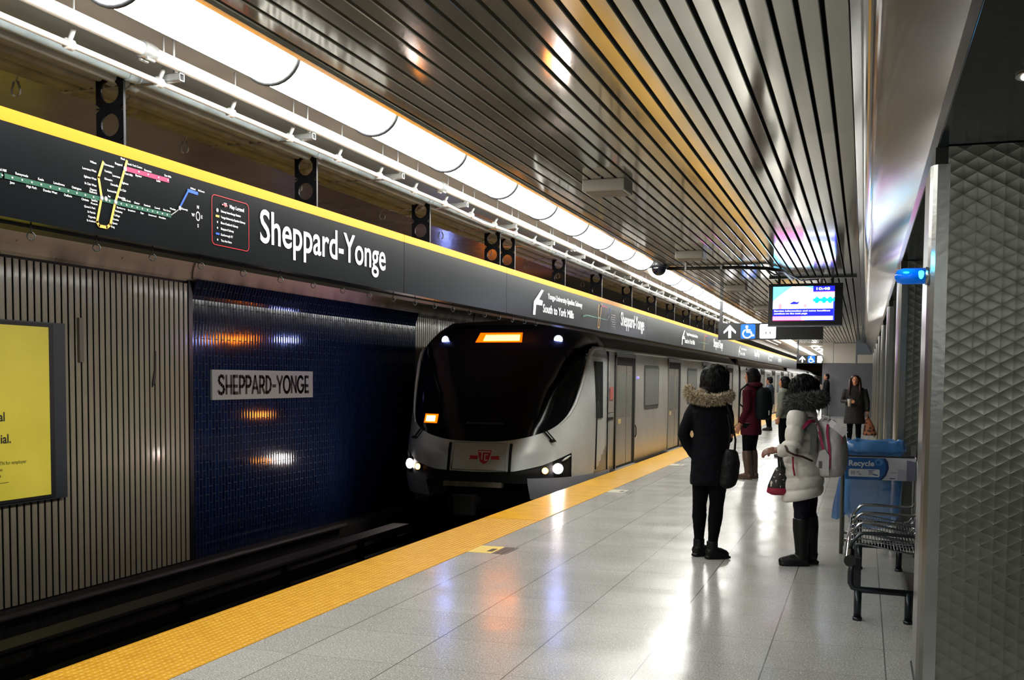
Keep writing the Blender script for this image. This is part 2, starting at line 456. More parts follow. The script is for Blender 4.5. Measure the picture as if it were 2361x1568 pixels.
# ------------------------------------------------------------------ the station shell
YN, YF = -9.0, 140.0        # near and far ends
XE, XI = -3.80, -3.18       # platform edge, inner side of the yellow strip
XW = -7.78                  # wall across the track
ZC = 3.10                   # slatted ceiling
def build_shell():
    # platform slab
    struct('floor', B(XI, 4.2, YN, YF, -0.25, 0.0), FLOOR)
    # undercut and track bed
    struct('trim_platform_face', B(XE + 0.10, XI, YN, YF, -0.25, -0.012), DARKVOID)
    struct('trim_undercut', B(XE + 0.5, XE + 0.62, YN, YF, -1.1, -0.25), DARKVOID)
    struct('floor_trackbed', B(XW - 0.1, XE + 0.55, YN, YF, -1.25, -1.1), BALLAST)
    struct('trim_track_ledge', B(XW, XW + 0.34, YN, YF, -1.1, -0.78), BALLAST)
    # wall across the track: vertical enamel slats, glazed brick bay, slats again
    bm = bmesh.new(); box(bm, XW - 0.3, XW - 0.03, YN, YF, -1.1, 3.3); struct('wall_left', bm, BLACK)
    def slats(y0, y1):
        bm = bmesh.new(); y = y0
        while y < y1 - 0.05:
            d = 0.0
            r = random.random()
            if r < 0.06: d = 0.006
            # a lipped channel: chamfered edges
            a, b = y + 0.004, min(y + 0.0705, y1)
            P = [(XW - 0.03, a), (XW - 0.008 + d, a), (XW + d, a + 0.007), (XW + d, b - 0.007), (XW - 0.008 + d, b), (XW - 0.03, b)]
            V0 = [bm.verts.new((px, py, -0.765)) for px, py in P]; V1 = [bm.verts.new((px, py, 2.60)) for px, py in P]
            for i in range(5): bm.faces.new((V0[i], V1[i], V1[i + 1], V0[i + 1])).material_index = 1 if i in (0, 4) else 0  # slat sides coloured black: the shade of the gaps is painted on
            bm.faces.new(V1); bm.faces.new(V0[::-1])
            y += 0.0915
        bmesh.ops.recalc_face_normals(bm, faces=bm.faces[:])
        return bm
    struct('wall_left_slats', slats(YN, 10.74), [BEIGE_ENAMEL, DARKVOID])
    struct('wall_left_far_slats', slats(17.5, 75.0), [BEIGE_ENAMEL, DARKVOID])
    # brick bay, top curves out a little
    bm = bmesh.new(); prof = [(XW, -1.1), (XW, 2.42), (XW + 0.008, 2.47), (XW + 0.03, 2.55), (XW + 0.07, 2.66)]
    rows = [[bm.verts.new((px, yy, pz)) for px, pz in prof] for yy in (10.82, 17.5)]
    for i in range(len(prof) - 1): bm.faces.new((rows[0][i], rows[1][i], rows[1][i + 1], rows[0][i + 1]))
    bmesh.ops.recalc_face_normals(bm, faces=bm.faces[:])
    bm.faces.ensure_lookup_table()
    if bm.faces[0].normal.x < 0: bmesh.ops.reverse_faces(bm, faces=bm.faces[:])
    struct('wall_left_brick', bm, BRICK)
    struct('trim_wall_post', B(XW - 0.03, XW + 0.012, 10.745, 10.82, -0.9, 2.64), M('black_trim', (12, 14, 20), 0.3))
    # plaster cove from the wall to the ceiling over the track
    bm = bmesh.new(); prof = [(XW - 0.02, 2.63), (XW + 0.0, 2.645)]
    for k in range(11):
        a = k / 10 * PI / 2; prof.append((XW + 0.02 + 0.40 * (1 - math.cos(a)), 2.66 + 0.42 * math.sin(a)))
    prof += [(XW + 0.5, 3.09), (XW + 0.5, 3.3), (XW - 0.1, 3.3)]
    ys = [YN, 10.74, 10.76, 20.4, 20.42, 30, 75]
    rows = [[bm.verts.new((px, yy, pz)) for px, pz in prof] for yy in ys]
    for a, b in zip(rows, rows[1:]):
        for i in range(len(prof) - 1): bm.faces.new((a[i], b[i], b[i + 1], a[i + 1]))
    struct('trim_cove', bm, COVE)
    bmj = bmesh.new()
    for yy in (10.8, 20.4): tube(bmj, [(px + 0.004, yy, pz - 0.002) for px, pz in prof[2:13]], 0.012, 5)
    struct('trim_cove_joint', bmj, M('cove_joint', (120, 110, 98), 0.6))
    bm = bmesh.new(); box(bm, XW + 0.45, -4.35, YN, YF, 3.10, 3.35); struct('ceiling_track', bm, TRACKCEIL); struct('ceiling_lamp_bay', B(-4.35, -2.9, YN, YF, 3.25, 3.35), M('bay_grey', (176, 170, 160), 0.45, 0.1, noise=(2, 0.12)))
    # platform ceiling: long polished slats under a black plenum
    struct('ceiling_plenum', B(-2.9, 0.0, YN, 46.3, ZC + 0.12, ZC + 0.2), DARKVOID)
    bm = bmesh.new(); x = -0.216; pitch = 0.1075; n = 0
    def channel(x0, x1, y0, y1):
        P = [(x0, ZC + 0.05), (x0, ZC + 0.004), (x0 + 0.004, ZC), (x1 - 0.004, ZC), (x1, ZC + 0.004), (x1, ZC + 0.05)]
        V0 = [bm.verts.new((px, y0, pz)) for px, pz in P]; V1 = [bm.verts.new((px, y1, pz)) for px, pz in P]
        for i in range(5): bm.faces.new((V0[i], V0[i + 1], V1[i + 1], V1[i]))
    channel(-0.205, -0.105, YN, 46.0)
    for k in range(24):
        x1 = -0.226 - k * pitch; channel(x1 - pitch + 0.022, x1, YN, 46.0)
        if x1 - pitch < -2.72: break
    struct('ceiling_slats', bm, SLAT)
    # bulkhead: brushed steel band leaning down to the column line
    bm = bmesh.new(); prof = [(-0.10, ZC + 0.05), (-0.10, ZC - 0.002), (-0.055, ZC - 0.010)]
    px, pz = prof[-1]
    for k in range(10):
        a = math.radians(6 + 55 * k / 9); px += 0.0105; pz -= 0.0105 * math.tan(a); prof.append((px, pz))
    prof.append((0.272, pz - (0.272 - px) * math.tan(math.radians(61.0))))
    prof += [(0.296, 2.582), (0.33, 2.58), (0.33, ZC)]
    for i in range(len(prof) - 1):
        q = [bm.verts.new((prof[i][0], YN, prof[i][1])), bm.verts.new((prof[i + 1][0], YN, prof[i + 1][1])), bm.verts.new((prof[i + 1][0], 46, prof[i + 1][1])), bm.verts.new((prof[i][0], 46, prof[i][1]))]
        bm.faces.new(q).smooth = (2 < i < 11)
    struct('trim_bulkhead', bm, COVEM)
    bm = bmesh.new()
    ypan = [YN, 1.2, 5.9, 8.4, 10.9, 13.4, 15.9, 18.4, 20.9, 46]
    for a, b in zip(ypan, ypan[1:]): box(bm, 0.30, 4.2, a + 0.006, b - 0.006, 2.58, 2.66)
    struct('ceiling_soffit', bm, SOFFIT)
    struct('wall_right', B(1.6, 1.7, YN, 46, 0, 2.6), M('inner_wall', (70, 72, 72), 0.35, 0.5, noise=(2, 0.1)))
    struct('wall_near', B(-7.9, 4.2, YN - 0.1, YN, -1.2, 3.3), M('near_wall', (90, 88, 84), 0.6))
    # end wall of the stair block, far along the platform
    dk = M('far_panel', (112, 112, 118), 0.32, 0.6, noise=(1.5, 0.10)); bm = bmesh.new()
    box(bm, -1.70, 1.6, 46, 46.4, 0.0, 2.235, 0); box(bm, -1.70, -1.27, 46.0, 46.4, 2.25, 3.12, 1); box(bm, -1.255, -0.37, 46.0, 46.4, 2.25, 3.08, 1); box(bm, -0.30, 0.4, 46.0, 46.4, 2.25, 2.6, 1)
    struct('wall_far', bm, [dk, M('far_panel_light', (214, 208, 198), 0.3, 0.6)])
    struct('wall_stair_side', B(-1.7, -1.6, 46.4, 110, 0, 3.2), dk)
    struct('ceiling_beyond', B(-3.0, -1.6, 46.0, 110, 3.1, 3.2), M('pale_ceiling', (150, 148, 142), 0.5))
    struct('wall_end', B(-7.9, -1.6, 118, 118.3, -1.2, 3.3), M('brown_end', (140, 112, 92), 0.6, noise=(3, 0.2)))
    struct('trim_yellow_tactile', B(XE, XI, YN, 10.35, -0.05, 0.003), TACT)
    bm = bmesh.new(); y = 10.36
    while y < 110: box(bm, XE, XI, y, y + 1.19, -0.05, 0.004, 0, 0.0); y += 1.2
    struct('trim_yellow_strip', bm, YELLOW_SMOOTH)
build_shell()

# ------------------------------------------------------------------ tracks
def build_track():
    for x in (-4.70, -6.20):
        bm = bmesh.new()
        prof = [(-0.07, 0), (0.07, 0), (0.07, 0.015), (0.012, 0.03), (0.012, 0.11), (0.036, 0.125), (0.036, 0.15), (-0.036, 0.15), (-0.036, 0.125), (-0.012, 0.11), (-0.012, 0.03), (-0.07, 0.015)]
        prism(bm, prof, 140, lambda a, b, c, x=x: (x + a, YN + c, -1.1 + b))
        o = new_obj('running_rail', bm, RAILM)
        tag(o, 'running rail nearest the platform, below the yellow edge' if x > -5 else 'running rail nearest the far wall, beside the power rail', 'rail')
    pr = empty('power_rail', (-6.55, 0, -1.1), 0, 'low power rail under a grey cover board beside the far wall', 'rail')
    new_obj('rail_bar', B(-0.04, 0.04, YN, 110, 0.10, 0.22), RAILM, pr)
    bm = bmesh.new(); box(bm, -0.12, 0.14, YN, 14.2, 0.37, 0.40, 0); box(bm, -0.13, -0.10, YN, 14.2, 0.26, 0.37, 0)
    new_obj('cover_board', bm, COVERB, pr)
    for k in range(8):
        new_obj('support_bracket', B(-0.12, -0.04, -1 + k * 2.0, -0.92 + k * 2.0, 0.0, 0.37), COVERB, pr)
    for k, (x, z, r) in enumerate(((-7.36, -0.74, 0.035), (-7.30, -0.98, 0.03))):
        bm = bmesh.new(); tube(bm, [(x, YN, z), (x, 14, z)], r, 8)
        tag(new_obj('trackside_cable', bm, COVERB), 'thick grey trackside cable on top of the low ledge' if k == 0 else 'thinner trackside cable at the foot of the ledge', 'cable')
build_track()

# ------------------------------------------------------------------ the long name band above the platform edge
XS = -3.60; ZB, ZT, ZY = 2.175, 2.652, 2.592
pl = on_plusx(XS)
MAPINK = [WHITE_INK, M('map_green', (22, 84, 62), 0.5), M('map_yellow', (240, 186, 84), 0.5), M('map_purple', (150, 32, 82), 0.5), M('map_blue', (30, 84, 190), 0.5), M('map_grey', (150, 150, 150), 0.5), M('emblem_red', (206, 34, 44), 0.45)]
def ttc_emblem(bm, ca, cb, w, place, off, mi_r, mi_w):
    """winged shield: bar with pointed ends behind a tapered shield"""
    h = w * 0.42
    def P(pts, o, mi): flatpoly(bm, [(ca + x * w, cb + y * w) for x, y in pts], place, off + o, mi)
    P([(-0.52, -0.075), (0.52, -0.075), (0.47, 0.015), (0.5, 0.065), (-0.5, 0.065), (-0.47, 0.015)], 0, mi_w)
    P([(-0.49, -0.06), (-0.20, -0.06), (-0.20, 0.05), (-0.47, 0.05), (-0.44, 0.0)], 0.002, mi_r)
    P([(0.20, -0.06), (0.49, -0.06), (0.44, 0.0), (0.47, 0.05), (0.20, 0.05)], 0.002, mi_r)
    P([(-0.25, 0.24), (-0.19, 0.0), (-0.14, -0.15), (0, -0.225), (0.14, -0.15), (0.19, 0.0), (0.25, 0.24)], 0.003, mi_w)
    P([(-0.22, 0.215), (-0.17, 0.0), (-0.12, -0.13), (0, -0.195), (0.12, -0.13), (0.17, 0.0), (0.22, 0.215)], 0.005, mi_r)
    def sw(x0, y0, x1, y1, t): stroke(bm, [(ca + x0 * w, cb + y0 * w), (ca + x1 * w, cb + y1 * w)], t * w, place, off + 0.007, mi_w)
    sw(-0.17, 0.165, 0.17, 0.165, 0.035); sw(-0.07, 0.16, -0.07, -0.06, 0.035); sw(0.10, 0.08, 0.02, 0.08, 0.03); sw(0.02, 0.08, 0.02, -0.08, 0.03); sw(0.02, -0.08, 0.10, -0.08, 0.03)
def route_map(y0, full=True):
    """y0: position of the St George crossing; heights follow the printed map"""
    bm = bmesh.new()
    def X(u): return y0 + u
    G = [(-0.80, 2.40), (-0.66, 2.425), (-0.05, 2.358), (0.50, 2.350), (0.62, 2.405)]
    # green line runs level across the panel, kinked up at each end
    g = [(X(-0.86), 2.325), (X(-0.62), 2.352), (X(0.54), 2.352)]
    stroke(bm, g, 0.022, pl, 0.003, 1); stroke(bm, [(X(0.54), 2.352), (X(0.625), 2.402)], 0.006, pl, 0.003, 5)
    stroke(bm, [(X(0.015), 2.535), (X(-0.02), 2.455), (X(0.0), 2.36)], 0.015, pl, 0.004, 2)
    stroke(bm, [(X(0.0), 2.36), (X(-0.035), 2.235), (X(-0.02), 2.218), (X(0.035), 2.218), (X(0.06), 2.235), (X(0.10), 2.354), (X(0.175), 2.535), (X(0.19), 2.575)], 0.015, pl, 0.004, 2)
    stroke(bm, [(X(0.175), 2.535), (X(0.525), 2.538)], 0.024, pl, 0.003, 3)
    stroke(bm, [(X(0.62), 2.405), (X(0.70), 2.512)], 0.012, pl, 0.004, 4); stroke(bm, [(X(0.70), 2.514), (X(0.785), 2.512)], 0.018, pl, 0.003, 4)
    for a, b in ((0.0, 2.358), (0.03, 2.358), (0.10, 2.354), (0.175, 2.533), (0.622, 2.405)):
        flatdisc(bm, X(a), b, 0.013, pl, 0.0055, mi=5); flatdisc(bm, X(a), b, 0.007, pl, 0.0065, mi=0)
    names_a = ['Kipling', 'Islington', 'Royal York', 'Old Mill', 'Jane', 'Runnymede', 'High Park', 'Keele', 'Dundas West', 'Lansdowne', 'Dufferin', 'Ossington', 'Christie', 'Bathurst']
    names_b = ['Bay', 'Sherbourne', 'Castle Frank', 'Broadview', 'Chester', 'Pape', 'Donlands', 'Greenwood', 'Coxwell', 'Woodbine', 'Main Street']
    for i, nme in enumerate(names_a):
        a = X(-0.80 + i * 0.057); b = 2.340 if i == 0 else 2.352
        flatdisc(bm, a, b, 0.0045, pl, 0.0055)
        if full: add_text(bm, nme, a, b + (0.018 if i % 2 else -0.027), None, 0.011, pl, 0.01, 0.004, 'C')
    for i, nme in enumerate(names_b):
        a = X(0.055 if i == 0 else 0.10 + i * 0.041)
        flatdisc(bm, a, 2.352, 0.0045, pl, 0.0055)
        if full: add_text(bm, nme, a, 2.352 + (0.018 if i % 2 == 0 else -0.027), None, 0.0095, pl, 0.01, 0.004, 'C')
    if full:
        L = [('Wilson', 2.515), ('Lawrence West', 2.475), ('Eglinton West', 2.437), ('St Clair West', 2.405), ('Dupont', 2.383)]
        for nme, b in L: add_text(bm, nme, X(-0.035), b, None, 0.0105, pl, 0.01, 0.004, 'R')
        for nme, b in (('Downsview', 2.522), ('Yorkdale', 2.49), ('Glencairn', 2.452)): add_text(bm, nme, X(0.022), b, None, 0.0105, pl, 0.01, 0.004)
        for nme, b in (('Spadina', 2.332), ('Museum', 2.316), ("Queen's Park", 2.294), ('St Patrick', 2.271), ('Osgoode', 2.249), ('St Andrew', 2.229)): add_text(bm, nme, X(-0.03 if b > 2.3 else -0.045), b, None, 0.010, pl, 0.01, 0.004, 'R')
        for nme, b, x in (('Wellesley', 2.305, 0.095), ('College', 2.283, 0.088), ('Dundas', 2.262, 0.08), ('Queen', 2.242, 0.073), ('King', 2.222, 0.066)): add_text(bm, nme, X(x), b, None, 0.010, pl, 0.01, 0.004)
        for nme, b, x in (('Finch', 2.575, 0.175), ('Sheppard', 2.542, 0.155), ('Lawrence', 2.478, 0.138), ('Davisville', 2.432, 0.122), ('Summerhill', 2.398, 0.108)): add_text(bm, nme, X(x), b, None, 0.0105, pl, 0.01, 0.004, 'R')
        for nme, b, x in (('North York Centre', 2.558, 0.19), ('York Mills', 2.505, 0.172), ('Eglinton', 2.455, 0.152), ('St Clair', 2.417, 0.137), ('Rosedale', 2.378, 0.122)): add_text(bm, nme, X(x), b, None, 0.0105, pl, 0.01, 0.004)
        for nme, b, x in (('Bayview', 2.512, 0.28), ('Bessarion', 2.552, 0.355), ('Leslie', 2.515, 0.44), ('Don Mills', 2.555, 0.52), ('Kennedy', 2.40, 0.64), ('Warden', 2.385, 0.56), ('McCowan', 2.526, 0.79), ('Midland', 2.526, 0.72)): add_text(bm, nme, X(x), b, None, 0.0105, pl, 0.01, 0.004, 'C' if x < 0.6 else 'L')
        for x in (0.28, 0.355, 0.44, 0.52): flatdisc(bm, X(x), 2.538, 0.0045, pl, 0.0055)
    st = 8 if full else 3
    for k in range(st):
        flatdisc(bm, X(-0.03 + 0.045 * k / st), 2.47 + 0.0 * k, 0.0, pl, 0.0055) if False else None
    # compass
    c0 = X(0.787); n = 12
    ringband(bm, [(c0 + 0.020 * math.cos(2 * PI * k / n), 2.385 + 0.027 * math.sin(2 * PI * k / n)) for k in range(n)], [(c0 + 0.015 * math.cos(2 * PI * k / n), 2.385 + 0.021 * math.sin(2 * PI * k / n)) for k in range(n)], pl, 0.004, 0)
    if full:
        for t, a, b in (('N', 0, 0.042), ('W', -0.045, -0.008), ('E', 0.036, -0.008), ('S', 0, -0.062)): add_text(bm, t, c0 + a, 2.385 + b, None, 0.018, pl, 0.02, 0.004, 'C')
    return bm
def legend(y0, full=True):
    bm = bmesh.new()
    o = rounded(y0, 2.245, y0 + 0.385, 2.535, 0.03, 4); i_ = rounded(y0 + 0.004, 2.249, y0 + 0.381, 2.531, 0.027, 4)
    ringband(bm, o, i_, pl, 0.003, 6 if full else 5)
    if full:
        ttc_emblem(bm, y0 + 0.13, 2.488, 0.055, pl, 0.004, 6, 0)
        add_text(bm, 'Map Legend', y0 + 0.18, 2.478, 0.15, 0.022, pl, 0.015, 0.004)
    rows = [('Subway Interchange Station', 5), ('Yonge-University-Spadina Subway', 2), ('Bloor-Danforth Subway', 1), ('Sheppard Subway', 3), ('Scarborough RT', 4), ('You Are Here', 5)]
    for k, (t, mi) in enumerate(rows):
        b = 2.442 - k * 0.034
        if k == 0: flatdisc(bm, y0 + 0.055, b + 0.006, 0.012, pl, 0.004, mi=5)
        elif k in (1, 4): flatpoly(bm, [(y0 + 0.038, b), (y0 + 0.074, b), (y0 + 0.074, b + 0.012), (y0 + 0.038, b + 0.012)], pl, 0.004, mi)
        else: flatdisc(bm, y0 + 0.055, b + 0.006, 0.006, pl, 0.004, mi=0)
        add_text(bm, t, y0 + 0.088, b, None if full else 0.22, 0.013, pl, 0.012, 0.004)
    return bm
def direction_block(y0, full=True):
    bm = bmesh.new(); txt = bmesh.new()
    # arrow with one raised barb, one hanging barb and a short shaft
    flatpoly(bm, [(y0, 2.367), (y0 + 0.20, 2.404), (y0 + 0.38, 2.521), (y0 + 0.29, 2.522)], pl, 0.003)
    flatpoly(bm, [(y0 + 0.06, 2.335), (y0 + 0.32, 2.340), (y0 + 0.345, 2.397), (y0 + 0.14, 2.404)], pl, 0.0035)
    flatpoly(bm, [(y0, 2.367), (y0 - 0.03, 2.215), (y0 + 0.06, 2.216), (y0 + 0.085, 2.331), (y0 + 0.17, 2.402)], pl, 0.003)
    add_text(txt, 'Yonge-University-Spadina Subway', y0 + 0.55, 2.437, 1.60, 0.066, pl, 0.012, 0.003)
    add_text(txt, 'South to York Mills', y0 + 0.36, 2.268, 1.36, 0.095, pl, 0.02, 0.003)
    return bm, txt
def band(y0, y1, seam, items, label):
    p = empty('name_band_panel', (0, 0, 0), 0, label, 'sign', 'panels of the long name band')
    new_obj('face', B(XS - 0.10, XS, y0 + 0.004, y1 - 0.004, ZB, ZY), SIGN_FACE, p)
    new_obj('yellow_stripe', B(XS - 0.10, XS + 0.001, y0 + 0.003, y1 - 0.003, ZY, ZT), SIGN_YEL, p)
    new_obj('return_edge', B(XS - 0.24, XS - 0.10, y0, y1, ZB - 0.012, ZB + 0.05), M('sign_return', (40, 40, 40), 0.5), p)
    for it in items:
        k = it[0]
        if k == 'name':
            bm = bmesh.new(); add_text(bm, 'Sheppard-Yonge', it[1], 2.325, 1.80, 0.205, pl, 0.012, 0.003); tag(new_obj('lettering', bm, WHITE_INK, p), 'white station name lettering')
        if k == 'map': tag(new_obj('route_map', route_map(it[1], it[2]), MAPINK, p), 'coloured subway route map')
        if k == 'legend': tag(new_obj('map_legend', legend(it[1], it[2]), MAPINK, p), 'outlined map legend')
        if k == 'dir':
            ar, tx = direction_block(it[1]); tag(new_obj('direction_arrow', ar, WHITE_INK, p), 'white direction arrow'); tag(new_obj('direction_text', tx, WHITE_INK, p), 'white line direction text')
    y = y0 + (0.43 - (y0 - 3.849) % 0.43)
    n = 0
    while y < y1 and y < 12:      # small wire loops under the near panels
        bm = bmesh.new(); tube(bm, [(XS - 0.03, y, ZB + 0.01), (XS - 0.03, y + 0.002, ZB - 0.045)], 0.0035, 5)
        loop = [(XS - 0.03 + 0.012 * math.sin(a), y + 0.012 * math.sin(a), ZB - 0.06 + 0.018 * math.cos(a)) for a in [k * 2 * PI / 10 for k in range(11)]]
        tube(bm, loop, 0.003, 4); new_obj('wire_loop', bm, DARKSTEEL, p); y += 0.43
    return p
band(2.0, 3.60, 0, [], 'short blank end of the name band at the left edge of the photo')
band(3.60, 7.865, 0, [('map', 4.28, True), ('legend', 5.20, True), ('name', 5.71)], 'nearest name band panel with coloured route map and large station name')
band(7.865, 10.446, 0, [], 'blank charcoal name band panel between the large name and the arrow panel')
band(10.446, 17.90, 0, [('dir', 11.40), ('map', 14.45, False), ('legend', 15.20, False), ('name', 15.88)], 'name band panel directly above the train nose, with arrow and grey map')
band(17.90, 31.0, 0, [('dir', 21.6), ('map', 24.7, False), ('name', 26.35)], 'name band panel in the middle distance, left of the nearer overhead arrow sign')
band(31.0, 60.0, 0, [('dir', 31.9), ('name', 36.6), ('dir', 42.0), ('name', 47.0)], 'farthest name band panel, shrinking towards the second overhead arrow sign')

# hanger plates with round holes behind the band
def hanger_bm():
    bm = bmesh.new(); x0, x1 = -0.088, 0.088; z0, z1 = ZB + 0.2, 3.045; r = 0.057; zc = [2.66 + 0.30 * k for k in range(2)]
    zc = [2.585, 2.80, 2.972]
    N = 20; d = 0.006
    # strips around the holes
    cuts = [z0]
    for c in zc: cuts += [c - 0.083, c + 0.083]
    cuts = [max(z0, min(z1, c)) for c in cuts] + [z1]
    def quad(pts):
        a = [bm.verts.new((x, -d, z)) for x, z in pts]; b = [bm.verts.new((x, d, z)) for x, z in pts]
        bm.faces.new(a); bm.faces.new(b[::-1])
        for i in range(len(pts)): bm.faces.new((a[i], b[i], b[(i + 1) % len(pts)], a[(i + 1) % len(pts)]))
    for i in range(0, len(cuts) - 1, 2):
        if cuts[i + 1] - cuts[i] > 0.002: quad([(x0, cuts[i]), (x1, cuts[i]), (x1, cuts[i + 1]), (x0, cuts[i + 1])])
    for c in zc:
        lo, hi = max(z0, c - 0.083), min(z1, c + 0.083)
        inner, outer = [], []
        for k in range(N):
            a = 2 * PI * k / N
            ix, iz = r * math.cos(a), c + r * 1.05 * math.sin(a)
            s = min(x1 / max(abs(math.cos(a)), 1e-6), 0.083 / max(abs(math.sin(a)), 1e-6))
            ox, oz = s * math.cos(a), c + s * math.sin(a)
            inner.append((ix, min(hi - 0.002, iz))); outer.append((ox, min(hi, max(lo, oz))))
        for k in range(N):
            q = [inner[k], outer[k], outer[(k + 1) % N], inner[(k + 1) % N]]
            va = [bm.verts.new((x, -d, z)) for x, z in q]; vb = [bm.verts.new((x, d, z)) for x, z in q]
            bm.faces.new(va); bm.faces.new(vb[::-1]); bm.faces.new((va[0], vb[0], vb[3], va[3]))
    # turned edge on the right
    box(bm, x1 - 0.002, x1 + 0.002, -0.010, 0.008, z0, z1)
    bmesh.ops.recalc_face_normals(bm, faces=bm.faces[:])
    return bm
hang0 = None
HBL = {0: 'black perforated hanger plate above the coloured route map', 1: 'black perforated hanger plate above the large station name', 2: 'black perforated hanger plate above the blank band panel', 3: 'left plate of the close pair of black hangers', 4: 'right plate of the close pair of black hangers'}
HMAT = M('hanger_black', (10, 11, 14), 0.4, 0.0, spec=0.2)
for i, yy in enumerate((4.6, 6.63, 8.66, 10.55, 11.05, 13.1, 15.1, 17.2, 19.3, 21.3, 23.3, 25.3, 27.4, 29.4, 31.4)):
    if hang0 is None: o = hang0 = new_obj('hanger_plate', hanger_bm(), HMAT)
    else: o = hang0.copy(); COL.objects.link(o)
    o.location = (-3.80, yy, 0)
    tag(o, HBL.get(i, 'small black perforated hanger plate receding behind the far name band'), 'bracket', 'perforated hanger plates behind the name band')

# ------------------------------------------------------------------ fluorescent fixtures and pipework
XL, RL, LP = -3.015, 0.165, 1.213
def fixture():
    root = empty('fluorescent_light')
    bm = bmesh.new(); N = 14; L = LP - 0.04
    rows = []
    for yy in (0.0, L):
        rows.append([bm.verts.new((RL * math.cos(PI + PI * k / N), yy, RL * 0.92 * math.sin(PI + PI * k / N))) for k in range(N + 1)])
    for k in range(N):
        f = bm.faces.new((rows[0][k], rows[0][k + 1], rows[1][k + 1], rows[1][k])); f.smooth = True
    bmesh.ops.recalc_face_normals(bm, faces=bm.faces[:])
    for f in bm.faces:
        c = f.calc_center_median()
        if f.normal.dot(Vector((c.x, 0, c.z))) < 0: f.normal_flip()
    new_obj('diffuser', bm, LIGHTMAT, root)
    bm = bmesh.new(); rr = RL + 0.004
    tube(bm, [(rr * math.cos(PI + PI * k / N), L + 0.015, rr * 0.92 * math.sin(PI + PI * k / N)) for k in range(N + 1)], 0.013, 6)
    new_obj('end_band', bm, M('band_grey', (44, 46, 48), 0.5), root)
    bm = bmesh.new(); tube(bm, [(RL + 0.004, 0, 0.0), (RL + 0.004, LP, 0.0)], 0.007, 6); new_obj('side_rail', bm, M('band_grey', (44, 46, 48), 0.5), root)
    bm = bmesh.new(); box(bm, -RL, RL, 0, LP, -0.002, 0.05)
    new_obj('fixture_body', bm, HOUSING, root)
    return root
fx0 = fixture(); first = True
k = -10
while True:
    y = 4.93 - LP + k * LP
    k += 1
    if y > 90: break
    if 13.6 < y < 14.9: continue       # gap where the dome camera hangs
    o = fx0 if first else copy_tree(fx0); first = False
    o.location = (XL, y, 3.185)
    if y < 3.2: lb = 'overhead fluorescent fixture at the very top left of the row'
    elif y < 4.4: lb = 'largest fully visible fluorescent fixture of the overhead row'
    elif y < 5.6: lb = 'second large fluorescent fixture down the overhead row'
    elif y < 14: lb = 'fluorescent fixture in the overhead row before the dome camera'
    else: lb = 'distant fluorescent fixture in the row beyond the dome camera'
    tag(o, lb, 'light fixture', 'fluorescent fixtures in the row')
for y in (-6.2, -3.9, -1.6):  # unseen fill lamps, added behind the viewer to light the near column
    o = copy_tree(fx0); o.location = (0.95, y, 2.60); tag(o, 'added fill lamp behind the viewer, shaped as a fluorescent fixture in the soffit', 'light fixture', 'added fill lamps behind the viewer')
for y in (50, 54, 58, 62, 66):  # extra fill lamps, added to brighten the far hall
    o = copy_tree(fx0); o.location = (-2.2, y, 3.10); tag(o, 'added fill lamp on the pale ceiling past the dark wall, shaped as a fluorescent fixture', 'light fixture', 'added fill lamps past the far wall')
# steel housing plates on both sides of the lamps
bm = bmesh.new(); q4 = [bm.verts.new(p) for p in ((-2.842, YN, 3.175), (-2.842, 46, 3.175), (-2.715, 46, 3.085), (-2.715, YN, 3.085))]; bm.faces.new(q4); q4 = [bm.verts.new(p) for p in ((-2.715, YN, 3.085), (-2.715, 46, 3.085), (-2.715, 46, 3.15), (-2.715, YN, 3.15))]; bm.faces.new(q4); struct('trim_lamp_reflector', bm, M('reflector_white', (225, 223, 216), 0.25, 0.3))
bm = bmesh.new(); box(bm, -3.30, -3.19, YN, 46, 3.165, 3.19); struct('trim_lamp_plate', bm, M('plate_grey', (150, 142, 134), 0.4, 0.5, noise=(2, 0.12)))

